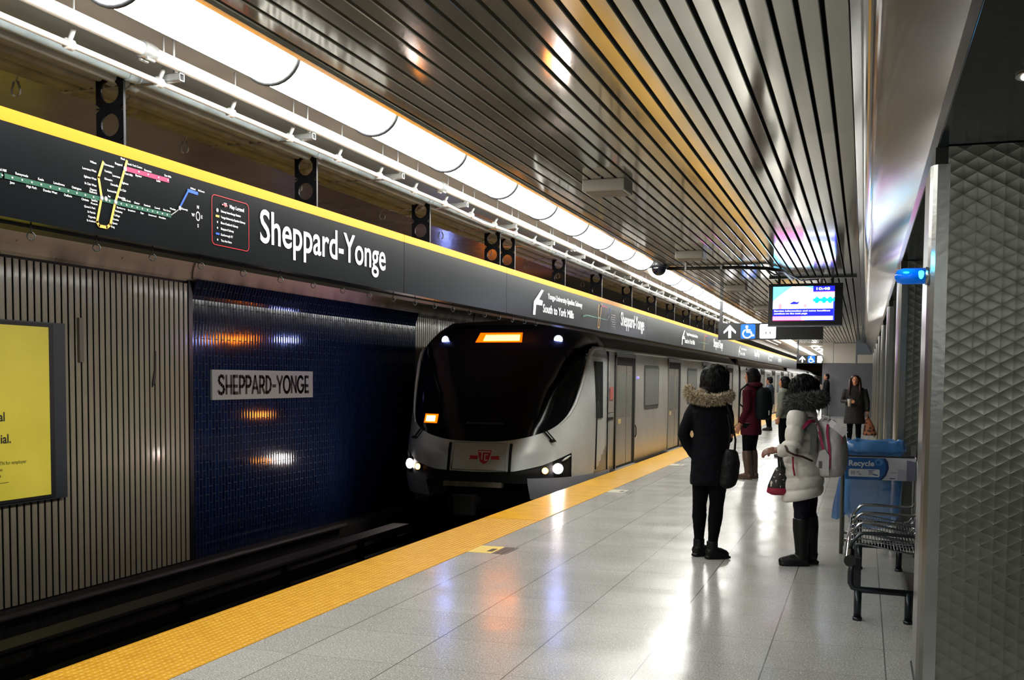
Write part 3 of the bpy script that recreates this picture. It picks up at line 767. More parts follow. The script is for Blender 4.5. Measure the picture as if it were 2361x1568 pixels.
def pipes():
    p = empty('sprinkler_pipe', (0, 0, 0), 0, 'thick pale pipe running just left of the lights', 'pipe')
    bm = bmesh.new(); tube(bm, [(-3.45, YN, 3.108), (-3.45, 46, 3.108)], 0.032, 12); new_obj('pipe_run', bm, PIPEW, p)
    for y in (4.45, 8.3, 12.5, 16.6):
        bm = bmesh.new(); tube(bm, [(-3.45, y - 0.045, 3.108), (-3.45, y + 0.045, 3.108)], 0.042, 12)
        for s in (-1, 1): tube(bm, [(-3.45 + s * 0.02, y - 0.03, 3.062), (-3.45 + s * 0.02, y + 0.03, 3.062)], 0.008, 6)
        new_obj('coupling', bm, GALV, p)
    q = empty('conduit_pipe', (0, 0, 0), 0, 'thin pale conduit clipped below the brackets, left of the thick pipe', 'pipe')
    bm = bmesh.new(); tube(bm, [(-3.55, YN, 3.02), (-3.55, 8.6, 3.02), (-3.56, 9.6, 3.0), (-3.55, 10.6, 3.02), (-3.55, 46, 3.02)], 0.016, 8); new_obj('pipe_run', bm, PIPEW, q)
    y = 1.4; n = 0
    while y < 36:
        bm = bmesh.new(); tube(bm, [(-3.55, y - 0.02, 3.02), (-3.55, y + 0.02, 3.02)], 0.027, 8)
        tube(bm, [(-3.545, y, 3.04), (-3.52, y, 3.09)], 0.012, 6); tube(bm, [(-3.52, y, 3.08), (-3.52, y, 3.25)], 0.005, 6)
        new_obj('rod_hanger', bm, PIPEW, q); y += 0.655; n += 1
    # unistrut crossbars
    s0 = None; y = 3.33; n = 0
    while y < 36:
        if s0 is None:
            s0 = empty('strut_bracket')
            bm = bmesh.new(); L0, L1 = -0.78, 0.0
            for (a0, a1, b0, b1) in ((-0.02, 0.02, -0.02, -0.016), (-0.02, 0.02, 0.016, 0.02), (-0.02, -0.016, -0.02, 0.02), (0.016, 0.02, -0.02, 0.02)): box(bm, L0, L1, a0, a1, b0, b1)
            new_obj('crossbar', bm, GALV, s0)
            bm = bmesh.new(); tube(bm, [(-0.05, 0, 0.02), (-0.05, 0, 0.20)], 0.006, 6); tube(bm, [(-0.03, -0.01, 0.02), (-0.015, -0.015, 0.075)], [0.010, 0.004], 5); new_obj('clamp', bm, PIPEW, s0)
            o = s0
        else: o = copy_tree(s0)
        o.location = (-3.44, y, 3.05)
        tag(o, 'square steel strut bracket holding the pipes near the top left' if n < 2 else 'small strut bracket farther along the pipe run', 'bracket', 'strut brackets under the pipes'); y += 1.39; n += 1
    # bundle of dark conduits
    for k in range(7):
        x = -3.70 - k * 0.0825; z = 3.060 - (k % 2) * 0.012
        bm = bmesh.new(); tube(bm, [(x, YN, z), (x, 36, z)], 0.031, 10)
        c = new_obj('dark_conduit', bm, CONDUIT)
        tag(c, ('dark conduit of the bundle lying closest to the pale conduit', 'second dark conduit from the right side of the bundle', 'third dark conduit of the bundle, counted from the right', 'middle dark conduit of the seven in the bundle', 'third dark conduit of the bundle, counted from the left', 'second dark conduit from the left side of the bundle', 'leftmost dark conduit, at the edge of the brown soffit')[k], 'pipe', 'dark conduits in the bundle')
        y0 = 2.62 + k * 0.10
        for j in range(9):
            bm = bmesh.new(); yy = y0 + j * 1.98; tube(bm, [(x, yy, z), (x, yy + 0.08, z)], 0.037, 8); new_obj('coupling', bm, CONDUIT, c)
    h0 = None
    for i, y in enumerate((2.95, 4.42, 5.85, 7.3, 8.8, 10.2, 11.7, 13.1, 14.6, 16.0)):
        if h0 is None:
            bm = bmesh.new(); tube(bm, [(0.03, 0, 0.075), (0, 0, 0.03)], 0.004, 5)
            for s in (-1, 1): tube(bm, [(s * 0.012, 0, 0.03), (s * 0.028, 0, -0.01), (s * 0.026, 0, -0.035), (s * 0.01, 0, -0.045)], 0.006, 6)
            h0 = o = new_obj('pipe_hook', bm, GALV)
        else: o = h0.copy(); COL.objects.link(o)
        o.location = (-4.25, y, 2.985)
        tag(o, 'small double hook hanging under the dark conduits, between two hanger plates', 'hook', 'small hooks under the conduits')
pipes()

# ------------------------------------------------------------------ ceiling fittings
def speakers():
    s0 = None
    SP = ((3.3, -2.04, 'beige loudspeaker box cut by the top edge of the photo'), (8.45, -2.04, 'nearest beige loudspeaker box on the slats, at mid ceiling'), (13.3, -2.12, 'second beige loudspeaker box, just above the black cable'), (18.2, -2.12, 'third beige loudspeaker box, beyond the black cable'), (23.2, -2.12, 'farthest beige loudspeaker box, left of the screen'))
    for y, x, lb in SP:
        if s0 is None:
            s0 = empty('ceiling_speaker')
            new_obj('speaker_case', B(-0.175, 0.175, -0.16, 0.16, -0.095, 0.0, 0.008), M('speaker_beige', (150, 146, 134), 0.4, 0.1), s0)
            bm = bmesh.new(); box(bm, -0.15, 0.15, -0.13, 0.13, -0.099, -0.0945); new_obj('grille', bm, M('speaker_grille', (128, 124, 114), 0.6), s0)
            bm = bmesh.new(); tube(bm, [(0.0, -0.12, 0.0), (0.02, -0.2, 0.015), (0.0, -0.26, 0.0)], 0.012, 6); new_obj('cable_loop', bm, M('cable_black', (14, 14, 14), 0.4), s0)
            o = s0
        else: o = copy_tree(s0)
        o.location = (x, y, ZC); tag(o, lb, 'loudspeaker', 'ceiling loudspeakers')
speakers()
def dome():
    d = empty('dome_camera', (-2.80, 14.75, 3.09), 0, 'black dome security camera hanging between two lengths of lights', 'security camera')
    bm = bmesh.new(); tube(bm, [(0, 0, 0.06), (0, 0, -0.02)], 0.13, 20); new_obj('mount', bm, M('dome_housing', (30, 32, 38), 0.35), d)
    bm = bmesh.new(); ball(bm, (0, 0, -0.03), 0.105, 20, 12); new_obj('dome_glass', bm, M('dome_smoke', (14, 16, 22), 0.08), d)
    c = empty('power_cable', (0, 0, 0), 0, 'black cable run clipped across the ceiling from the dome camera to the screen', 'cable')
    bm = bmesh.new(); tube(bm, [(-2.72, 14.9, 3.07), (-2.2, 14.95, 3.068), (-1.7, 15.0, 3.07), (-1.35, 15.1, 3.06), (-1.15, 15.6, 3.066), (-1.08, 16.5, 3.03)], 0.024, 8); new_obj('cable_run', bm, M('cable_black', (14, 14, 14), 0.4), c)
    bm = bmesh.new(); tube(bm, [(-1.4, 15.1, 3.075), (-1.25, 15.3, 2.99), (-1.12, 15.9, 3.06), (-0.95, 16.4, 3.0), (-0.7, 16.7, 3.04)], 0.011, 6); new_obj('cable_slack', bm, M('cable_black', (14, 14, 14), 0.4), c)
    for x in (-2.45, -1.95):
        bm = bmesh.new(); box(bm, x - 0.012, x + 0.012, 14.9, 15.03, 3.05, 3.10); new_obj('cable_clip', bm, GALV, c)
dome()
def downlights():
    d0 = None
    for i, y in enumerate((4.18, 12.6, 17.4)):
        if d0 is None:
            d0 = empty('recessed_downlight')
            bm = bmesh.new(); tube(bm, [(0, 0, 0.0), (0, 0, -0.006)], 0.075, 28); new_obj('trim_ring', bm, GALV, d0)
            bm = bmesh.new(); tube(bm, [(0, 0, -0.006), (0, 0, -0.009)], 0.056, 28); new_obj('lens', bm, M('downlight_lens', (255, 255, 255), 0.4, emit=(255, 250, 235), es=14), d0)
            o = d0
        else: o = copy_tree(d0)
        o.location = (0.56, y, 2.58)
        tag(o, 'round recessed downlight in the dark soffit at the right edge' if i == 0 else ('recessed downlight in the soffit past the second column' if i == 1 else 'recessed downlight in the soffit past the third column'), 'downlight', 'downlights in the soffit')
downlights()

def wayfinding(loc, Wd, label):
    s = empty('overhead_direction_sign', loc, 0, label, 'sign', 'overhead arrow signs')
    Hh = 0.335; xe = min(1.15, Wd - 0.0)
    new_obj('sign_box', B(0, Wd, 0, 0.12, -Hh, 0), M('sign_box_black', (17, 18, 21), 0.35), s)
    p = lambda a, b, c: (a, -c, b)
    for x in ((0.02, Wd - 0.08) if Wd > 1.5 else (0.02,)):
        new_obj('suspension_post', B(x, x + 0.06, 0.03, 0.09, 0, 3.10 - loc[2]), M('sign_box_black', (17, 18, 21), 0.35), s)
    bm = bmesh.new()
    # up arrow
    cx, cz = 0.235, -Hh / 2
    flatpoly(bm, [(cx - 0.028, cz - 0.13), (cx + 0.028, cz - 0.13), (cx + 0.028, cz + 0.05), (cx - 0.028, cz + 0.05)], p, 0.003)
    flatpoly(bm, [(cx, cz + 0.135), (cx - 0.125, cz + 0.0), (cx - 0.118, cz - 0.045), (cx - 0.028, cz + 0.035), (cx, cz + 0.06)], p, 0.003)
    flatpoly(bm, [(cx, cz + 0.135), (cx, cz + 0.06), (cx + 0.028, cz + 0.035), (cx + 0.118, cz - 0.045), (cx + 0.125, cz + 0.0)], p, 0.003)
    tag(new_obj('up_arrow', bm, M('lit_white', (250, 250, 250), 0.4, emit=(255, 255, 255), es=1.6), s), 'backlit white up arrow')
    bm = bmesh.new(); flatpoly(bm, rounded(0.455, cz - 0.145, 0.745, cz + 0.145, 0.03), p, 0.003)
    pic = new_obj('accessibility_pictogram', bm, M('lit_blue', (0, 92, 190), 0.4, emit=(10, 110, 220), es=0.9), s)
    tag(pic, 'blue square with white wheelchair symbol')
    bm = bmesh.new(); c = 0.59
    flatdisc(bm, c - 0.015, cz + 0.095, 0.028, p, 0.005)
    stroke(bm, [(c - 0.015, cz + 0.07), (c - 0.008, cz - 0.01), (c + 0.065, cz - 0.01), (c + 0.095, cz - 0.085), (c + 0.125, cz - 0.078)], 0.032, p, 0.005)
    stroke(bm, [(c - 0.012, cz + 0.03), (c + 0.05, cz + 0.03)], 0.024, p, 0.005)
    arc = [(c - 0.005 + 0.085 * math.cos(a), cz - 0.045 + 0.085 * math.sin(a)) for a in [math.radians(120 + k * 17) for k in range(13)]]
    stroke(bm, arc, 0.024, p, 0.005)
    new_obj('wheelchair_symbol', bm, M('lit_white', (250, 250, 250), 0.4), pic)
    bm = bmesh.new(); flatpoly(bm, rounded(0.83, cz - 0.145, xe, cz + 0.145, 0.03), p, 0.003)
    el = new_obj('elevator_pictogram', bm, M('lit_white', (250, 250, 250), 0.4), s)
    bm = bmesh.new()
    for a in ((0.955, 1.035) if Wd > 1.5 else (0.94, 0.97)): stroke(bm, [(a, cz - 0.05), (a, cz - 0.01)], 0.016, p, 0.005)
    new_obj('elevator_symbol', bm, BLACK, el)
wayfinding((-2.86, 21.6, 2.645), 2.06, 'nearer overhead black sign with white arrow, behind the screen')
wayfinding((-2.72, 45.3, 2.56), 1.02, 'farther, smaller overhead black arrow sign over the train')

def screen():
    s = empty('information_screen', (-0.90, 16.8, 2.67), 0, 'ceiling hung screen showing a bright news picture and the time', 'screen')
    Wd, Hh = 1.11, 0.64
    new_obj('bezel', B(-Wd / 2, Wd / 2, 0, 0.11, -Hh / 2, Hh / 2, 0.006), M('bezel_black', (8, 8, 14), 0.25), s)
    new_obj('lower_lip', B(-Wd / 2 - 0.005, Wd / 2 + 0.005, -0.02, 0.12, -Hh / 2 - 0.02, -Hh / 2), M('lip_grey', (110, 112, 124), 0.35, 0.5), s)
    for x in (-0.40, 0.40):
        new_obj('mount_post', B(x - 0.02, x + 0.02, 0.04, 0.08, Hh / 2, 3.10 - 2.67), BLACK, s)
    new_obj('ceiling_plate', B(-0.55, 0.75, 0.0, 0.14, 0.40, 0.43), DARKSTEEL, s)
    p = lambda a, b, c: (a, -c, b)
    x0, x1, z0, z1 = -0.485, 0.435, -0.255, 0.275
    E = SCREEN
    mats = [M('scr_sky', (120, 220, 255), 0.3, emit=(90, 205, 255), es=E), M('scr_white', (255, 255, 255), 0.3, emit=(235, 245, 255), es=E), M('scr_navy', (10, 14, 110), 0.3, emit=(20, 24, 150), es=E), M('scr_pink', (255, 160, 220), 0.3, emit=(255, 120, 200), es=E), M('scr_green', (20, 170, 160), 0.3, emit=(10, 190, 170), es=E), M('scr_red', (120, 10, 50), 0.3, emit=(130, 8, 60), es=E), M('scr_blue', (30, 60, 220), 0.3, emit=(30, 40, 235), es=E), M('scr_rose', (250, 120, 130), 0.3, emit=(255, 120, 130), es=E)]
    bm = bmesh.new()
    def R(a0, b0, a1, b1, mi, off=0.003): flatpoly(bm, [(a0, b0), (a1, b0), (a1, b1), (a0, b1)], p, off, mi)
    R(x0, z0, x1, z1, 2, 0.002)
    xm = 0.115
    R(x0, -0.07, xm, z1, 0)
    flatpoly(bm, [(x0, -0.07), (xm, -0.07), (xm, 0.24), (-0.02, z1), (-0.20, z1), (x0 + 0.08, 0.12), (x0, 0.05)], p, 0.004, 1)
    # little scene: dark blue figure between two rose shapes
    flatpoly(bm, [(-0.25, 0.04), (-0.21, 0.0), (-0.11, 0.0), (-0.08, 0.05), (-0.12, 0.03), (-0.17, 0.045), (-0.22, 0.02)], p, 0.005, 2)
    R(-0.25, -0.035, -0.09, -0.028, 0, 0.005); R(-0.40, -0.07, -0.35, 0.01, 7, 0.005); R(-0.02, -0.05, 0.02, 0.0, 7, 0.005)
    R(xm, 0.20, x1, z1, 2); R(xm, -0.07, x1, 0.19, 1)
    add_text(bm, '10:48', xm + 0.05, 0.215, 0.20, 0.04, p, 0.02, 0.005, mi=1)
    R(xm, 0.175, x1, 0.19, 3, 0.005)
    for a in (xm + 0.06, xm + 0.165, xm + 0.255): flatdisc(bm, a, 0.06, 0.038, p, 0.006, 16, 4, 0.05)
    R(xm, 0.04, x1, 0.085, 4, 0.005)
    R(x0, -0.17, x1, -0.075, 2, 0.004)
    add_text(bm, 'Service information and news headlines', x0 + 0.02, -0.112, 0.84, 0.022, p, 0.03, 0.006, mi=1)
    add_text(bm, 'continue on the next page', x0 + 0.02, -0.152, 0.50, 0.022, p, 0.03, 0.006, mi=1)
    R(x0, -0.245, x1, -0.185, 1, 0.004); R(x0, -0.245, -0.05, -0.185, 3, 0.005)
    R(x0, z0, 0.0, -0.247, 5, 0.005); R(0.0, z0, x1, -0.247, 2, 0.005); R(x1 - 0.02, z0, x1, 0.10, 6, 0.0045)
    tag(new_obj('display', bm, mats, s), 'bright blue, white and pink picture')
screen()

def help_lamp():
    l = empty('blue_beacon', (0.262, 5.36, 1.985), 0, 'glowing blue beacon lamp on the left edge of the big steel column', 'lamp')
    bm = bmesh.new(); tube(bm, [(0.015, 0, 0), (-0.10, 0, 0.0), (-0.125, 0, 0.0), (-0.137, 0, 0)], [0.038, 0.038, 0.03, 0.010], 20)
    new_obj('lens', bm, M('beacon_blue', (0, 80, 170), 0.12, emit=(0, 90, 190), es=0.6), l)
    bm = bmesh.new(); ball(bm, (-0.02, -0.027, 0.002), (0.022, 0.013, 0.022)); new_obj('bulb', bm, M('beacon_core', (60, 220, 255), 0.3, emit=(40, 200, 255), es=10), l)
    bm = bmesh.new(); tube(bm, [(0.0, 0, 0), (0.03, 0, 0)], 0.043, 20); new_obj('base', bm, STEEL, l)
help_lamp()
bl = bpy.data.lights.new('beacon_glow', 'POINT'); bl.energy = 1.5; bl.color = (0.05, 0.55, 1.0); bl.shadow_soft_size = 0.03
blo = bpy.data.objects.new('beacon_glow', bl); COL.objects.link(blo); blo.location = (0.17, 5.28, 2.06)

# ------------------------------------------------------------------ steel columns
CY = (5.30, 10.15, 15.0, 19.85, 24.7, 29.55, 34.4, 39.25)
CL = ('huge near steel column with stamped triangle pattern, at the right edge', 'second stamped steel column, right behind the recycling bin', 'third steel column, the first narrow one past the recycling bin', 'fourth steel column of the receding row', 'fifth steel column of the receding row', 'sixth steel column, near the woman with the cup', 'seventh steel column of the receding row', 'last steel column before the far dark wall')
c0 = None
for i, y in enumerate(CY):
    if c0 is None:
        c0 = empty('steel_column')
        new_obj('stamped_cladding', B(0.345, 1.25, 0.0, 0.45, 0.02, 2.575), RIGID, c0)
        bm = bmesh.new()
        P = [(0.27, 0.045), (0.282, 0.012), (0.30, -0.004), (0.355, -0.004), (0.355, 0.02), (0.40, 0.46), (0.27, 0.46)]
        prism(bm, P, 2.495, lambda a, b, c: (a, b, c)); bmesh.ops.recalc_face_normals(bm, faces=bm.faces[:])
        new_obj('corner_trim', bm, STEEL, c0)
        new_obj('plinth', B(0.264, 1.26, -0.006, 0.46, 0.0, 0.025), DARKSTEEL, c0)
        new_obj('head_recess', B(0.29, 0.345, 0.03, 0.42, 2.49, 2.58), BLACK, c0)
        o = c0
    else: o = copy_tree(c0)
    o.location = (0, y, 0); tag(o, CL[i], 'column', 'steel columns along the platform')

# ------------------------------------------------------------------ wall items across the track
def poster():
    p = empty('poster_case', (XW, 0, 0), 0, 'large yellow poster in a dark frame, cut by the left edge', 'poster')
    new_obj('frame', B(-0.02, 0.06, 4.9, 8.62, 0.235, 2.005), M('frame_slate', (44, 52, 60), 0.4), p)
    new_obj('frame_lip', B(0.06, 0.085, 4.95, 8.43, 0.26, 1.99), BLACK, p)
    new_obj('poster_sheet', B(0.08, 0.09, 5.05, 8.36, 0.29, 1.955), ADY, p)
    bm = bmesh.new(); q = on_plusx(0.09)
    add_text(bm, 'testimonial', 7.78, 1.045, None, 0.085, q, 0.02, 0.003, 'R')
    add_text(bm, 'testimonial.', 7.85, 0.835, None, 0.085, q, 0.02, 0.003, 'R')
    tag(new_obj('headline', bm, M('poster_ink', (24, 26, 22), 0.5), p), 'dark headline lettering')
    bm = bmesh.new()
    add_text(bm, 'join the OTN for employer', 8.04, 0.63, None, 0.034, q, 0.01, 0.003, 'R'); add_text(bm, 'information', 7.74, 0.57, None, 0.034, q, 0.01, 0.003, 'R'); add_text(bm, 'more', 7.72, 0.515, None, 0.034, q, 0.03, 0.003, 'R')
    stroke(bm, [(6.9, 0.46), (7.81, 0.46)], 0.006, q)
    tag(new_obj('small_print', bm, M('poster_ink_soft', (98, 98, 40), 0.5), p), 'small olive lettering')
poster()
def plaque():
    p = empty('station_plaque', (XW, 0, 0), 0, 'pale grey plaque with black capital station name on the navy brick', 'sign')
    new_obj('plate', B(0.0, 0.025, 11.19, 13.71, 1.185, 1.567), M('plaque_grey', (158, 160, 160), 0.4), p)
    bm = bmesh.new(); q = on_plusx(0.025)
    # geometric capitals drawn with strokes
    GL = {
     'S': [[(0.62,0.86),(0.5,0.97),(0.3,1.0),(0.1,0.9),(0.06,0.74),(0.16,0.6),(0.36,0.5),(0.56,0.4),(0.64,0.24),(0.56,0.08),(0.34,0.0),(0.12,0.04),(0.0,0.15)]],
     'H': [[(0.05,0),(0.05,1)],[(0.62,0),(0.62,1)],[(0.05,0.42),(0.62,0.42)]],
     'E': [[(0.05,0),(0.05,1)],[(0.05,0.98),(0.5,0.98)],[(0.05,0.42),(0.46,0.42)],[(0.05,0.02),(0.52,0.02)]],
     'P': [[(0.05,0),(0.05,1)],[(0.05,0.97),(0.35,0.97),(0.54,0.88),(0.6,0.7),(0.54,0.5),(0.35,0.4),(0.05,0.4)]],
     'A': [[(0.0,0),(0.37,1),(0.74,0)],[(0.14,0.3),(0.6,0.3)]],
     'R': [[(0.05,0),(0.05,1)],[(0.05,0.97),(0.35,0.97),(0.54,0.88),(0.58,0.7),(0.52,0.5),(0.35,0.42),(0.05,0.42)],[(0.3,0.42),(0.64,0)]],
     'D': [[(0.05,0),(0.05,1)],[(0.05,0.98),(0.3,0.96),(0.56,0.8),(0.66,0.5),(0.56,0.2),(0.3,0.04),(0.05,0.02)]],
     '-': [[(0.05,0.42),(0.4,0.42)]],
     'Y': [[(0.0,1),(0.34,0.45),(0.68,1)],[(0.34,0.45),(0.34,0)]],
     'O': [[(0.45+0.44*math.cos(2*PI*k/18), 0.5+0.5*math.sin(2*PI*k/18)) for k in range(19)]],
     'N': [[(0.05,0),(0.05,1)],[(0.05,0.98),(0.68,0.02)],[(0.68,0),(0.68,1)]],
     'G': [[(0.45+0.44*math.cos(a), 0.5+0.5*math.sin(a)) for a in [math.radians(42+k*18) for k in range(17)]] + [(0.88,0.45),(0.55,0.45)]],
    }
    WD = {'S':0.68,'H':0.67,'E':0.54,'P':0.6,'A':0.74,'R':0.64,'D':0.68,'-':0.45,'Y':0.68,'O':0.9,'N':0.73,'G':0.9}
    s = 'SHEPPARD-YONGE'; gap = 0.19; tot = sum(WD[c] for c in s) + gap * (len(s) - 1)
    k = 2.26 / tot; x = 11.19 + 0.13
    for c in s:
        for ln in GL[c]: stroke(bm, [(x + a * k, 1.262 + b * 0.228) for a, b in ln], 0.042, q, 0.003)
        x += (WD[c] + gap) * k
    tag(new_obj('lettering', bm, M('plaque_ink', (14, 16, 18), 0.4), p), 'black capital letters')
plaque()
# scuffs on the slats: a bent strip and a small fitting
bm = bmesh.new(); box(bm, 0.0, 0.03, 0, 0.06, 0, 0.46); o = new_obj('slat_fitting', bm, M('fitting', (110, 106, 94), 0.3)); o.location = (XW + 0.001, 8.86, 1.62); tag(o, 'thin vertical fitting on the beige slats, right of the yellow poster', 'fitting')
bm = bmesh.new()
prism(bm, [(-0.05, 0.0), (0.0, 0.06), (0.015, 0.2), (0.02, 0.42), (-0.004, 0.42), (-0.01, 0.2), (-0.05, 0.05)], 0.012, lambda a, b, c: (c, a, b)); o = new_obj('bent_slat_gap', bm, BLACK); o.location = (XW + 0.003, 10.1, 1.35); tag(o, 'dark dent between two beige slats, beside the navy brick', 'dent')

# ------------------------------------------------------------------ the train
TXC, THW = -5.45, 1.55
SILVER = M('train_steel', (178, 175, 168), 0.4, 0.5, noise=(1.8, 0.10), bump=(3, 0.05, (1, 1, 6)))
NOSE = M('nose_paint', (196, 200, 198), 0.32, 0.2, noise=(2.5, 0.08))
MASK = M('mask_black', (5, 7, 12), 0.09, spec=0.28)
ROOFM = M('train_roof', (30, 30, 31), 0.5, 0.2)
UNDER = M('train_under', (20, 20, 21), 0.6)
SKIRT = M('train_skirt', (170, 172, 180), 0.4, 0.1)
WINDOWM = M('train_window', (150, 152, 148), 0.12, 0.3)
RUBBER = M('rubber_gasket', (14, 14, 14), 0.6, spec=0.2)
DOORM = M('train_door', (160, 154, 144), 0.38, 0.6, noise=(2.5, 0.1))
def nose_Yf(z):   # most forward point of the nose, leaning back with height
    pts = [(-0.6, 14.75), (-0.1, 14.42), (0.1, 14.36), (0.4, 14.42), (0.8, 14.58), (1.4, 14.88), (2.0, 15.25), (2.25, 15.5), (2.40, 15.9)]
    if z <= pts[0][0]: return pts[0][1]
    for (a, ya), (b, yb) in zip(pts, pts[1:]):
        if z <= b: return ya + (yb - ya) * (z - a) / (b - a)
    return pts[-1][1]
YB = 16.45
def nose_hw(z):
    if z < 1.75: return THW
    return THW - 0.42 * ((z - 1.75) / 0.62) ** 1.8
def nose_pt(s, z, off=0.0):
    """s in -1..1 across the front; off pushes outwards"""
    a = s * PI / 2; n = 3.0
    hw = nose_hw(z) + off; L = YB - nose_Yf(z) + off
    x = TXC + math.copysign(abs(math.sin(a)) ** (2 / n) * hw, s); y = YB - max(0.0, math.cos(a)) ** (2 / n) * L
    return Vector((x, y, z))
def svals(n):
    # denser near the corners
    return [math.copysign(abs(t) ** 0.8, t) for t in [-1 + 2 * k / n for k in range(n + 1)]]
def table(T, u):
    if u <= T[0][0]: return T[0][1]
    for (a, va), (b, vb) in zip(T, T[1:]):
        if u <= b:
            t = (u - a) / (b - a); return va + (vb - va) * t
    return T[-1][1]
def smooth_table(T, u, h=0.02): return (table(T, u - h) + 2 * table(T, u) + table(T, u + h)) / 4
MASK_T = [(0, 0.548), (0.07, 0.555), (0.13, 0.575), (0.245, 0.632), (0.36, 0.71), (0.44, 0.80), (0.51, 0.93), (0.56, 1.10), (0.61, 1.36), (0.65, 1.72), (0.70, 1.96), (1, 1.97)]
SILV_T = [(0, 0.105), (0.165, 0.125), (0.35, 0.215), (0.445, 0.285), (0.585, 0.385), (0.592, -0.03), (1, -0.03)]
def z_mask_bottom(s): return smooth_table(MASK_T, abs(s))
def z_silver_bottom(s): return table(SILV_T, abs(s))
def strip_surface(zlo, zhi, ss, rows, off=0.0):
    bm = bmesh.new(); G = []
    for s in ss:
        a, b = zlo(s), zhi(s); G.append([bm.verts.new(nose_pt(s, a + (b - a) * k / rows, off)) for k in range(rows + 1)])
    for i in range(len(ss) - 1):
        for k in range(rows):
            f = bm.faces.new((G[i][k], G[i + 1][k], G[i + 1][k + 1], G[i][k + 1])); f.smooth = True
    return bm
SIDE_CAR = ((2.45, 0.62), (7.35, 0.62), (12.25, 0.62), (17.3, 0.62))
def build_train():
    T = empty('subway_train', (0, 0, 0), 0, 'silver subway train with black front mask standing at the platform', 'train')
    ZR = 2.38
    ss = sorted(svals(96) + [-0.592, -0.585, 0.585, 0.592])
    o = new_obj('nose_shell', strip_surface(z_silver_bottom, lambda s: min(z_mask_bottom(s), 1.96), ss, 10), NOSE, T)
    # black glass mask
    sm = [s for s in svals(140) if abs(s) <= 0.735]
    o = new_obj('windshield_mask', strip_surface(lambda s: min(z_mask_bottom(s), 1.955), lambda s: 1.96, sm, 14, -0.004), MASK, T)
    tag(o, 'glossy black windshield mask')
    o2 = new_obj('brow_panel', strip_surface(lambda s: 1.96, lambda s: 2.34, ss, 8, -0.002), M('brow_black', (8, 10, 20), 0.2, spec=0.25), T)
    # silver corner post edge
    for sg in (-1, 1):
        bm = bmesh.new(); P = [nose_pt(sg * s_, z, 0.000) for s_, z in ((0.46, 0.80), (0.53, 0.95), (0.575, 1.1), (0.62, 1.36), (0.66, 1.70), (0.70, 1.88), (0.78, 1.965), (0.95, 1.975))]
        tube(bm, P, [0.006, 0.016, 0.022, 0.028, 0.034, 0.036, 0.034, 0.03], 8); new_obj('mask_edge_trim', bm, NOSE, T)
    # lower bumper band
    bm = strip_surface(lambda s: -0.06, lambda s: max(-0.03, z_silver_bottom(s)), ss, 5, -0.02); new_obj('bumper', bm, UNDER, T)
    for sg in (-1, 1):
        bm = strip_surface(lambda s: -0.30, lambda s: 0.02 + abs(s) * 0.02, [sg * (0.24 + 0.76 * k / 24) for k in range(25)], 3, 0.02)
        if sg < 0: bmesh.ops.reverse_faces(bm, faces=bm.faces[:])
        new_obj('skirt', bm, SKIRT, T)
    bm = bmesh.new(); box(bm, TXC - 0.5, TXC + 0.42, 14.40, 14.55, -0.13, -0.05, 0, 0.01); new_obj('step_board', bm, M('step_tan', (120, 112, 96), 0.6, noise=(9, 0.3)), T)
    bm = bmesh.new(); tube(bm, [(TXC, 14.5, -0.35), (TXC, 14.05, -0.35)], 0.10, 12); box(bm, TXC - 0.16, TXC + 0.16, 13.95, 14.08, -0.5, -0.2, 0, 0.02); new_obj('coupler', bm, UNDER, T)
    # front door panel lines
    bm = bmesh.new()
    for s0 in (-0.085, 0.135):
        tube(bm, [nose_pt(s0, z, 0.006) for z in [0.10 + k * 0.047 for k in range(10)]], 0.022, 4)
    new_obj('front_door_seam', bm, RUBBER, T)
    bm = bmesh.new()
    a, a2 = -0.070, 0.115
    loop = [nose_pt(s, 0.135, 0.010) for s in (a, a / 2, 0.0001, a2 / 2, a2)] + [nose_pt(a2, z, 0.010) for z in (0.25, 0.4, 0.53)] + [nose_pt(s, 0.54, 0.010) for s in (a2 / 2, 0.0001, a / 2)] + [nose_pt(a, z, 0.010) for z in (0.53, 0.4, 0.25, 0.135)]
    tube(bm, loop, 0.011, 5); new_obj('front_door_panel_rim', bm, M('rim_light', (200, 204, 204), 0.3, 0.5), T)
    # emblem on the front
    def fp(a_, b_, c_):
        # wraps onto the nose
        x = TXC + a_; u = min(1, abs(a_) / nose_hw(b_)); ang = math.asin(u ** 1.5); s = math.copysign(ang / (PI / 2), a_)
        p = nose_pt(s, b_, 0.012 + c_); return (p.x, p.y, p.z)
    bm = bmesh.new(); ttc_emblem(bm, 0.16, 0.32, 0.50, fp, 0.0, 0, 1)
    tag(new_obj('transit_emblem', bm, [MAPINK[6], M('emblem_white', (225, 225, 225), 0.4)], T), 'red winged shield emblem')
    # lamps
    def lamp(nm, s, z, r, col, es, lb, ry=None, depth=0.03, shell=None):
        c = nose_pt(s, z, 0.0); n = (nose_pt(s, z, 0.1) - c).normalized(); n = Vector((n.x * 0.5, -1, 0.05)).normalized()
        bm = bmesh.new(); tube(bm, [c - n * 0.02, c + n * 0.012], r * 1.25, 20); ring = new_obj(nm, bm, DARKSTEEL, T); tag(ring, lb)
        bm = bmesh.new(); tube(bm, [c + n * 0.012, c + n * 0.016], r, 20); new_obj('lens', bm, M('lens_' + nm + str(es), col, 0.3, emit=col, es=es), ring)
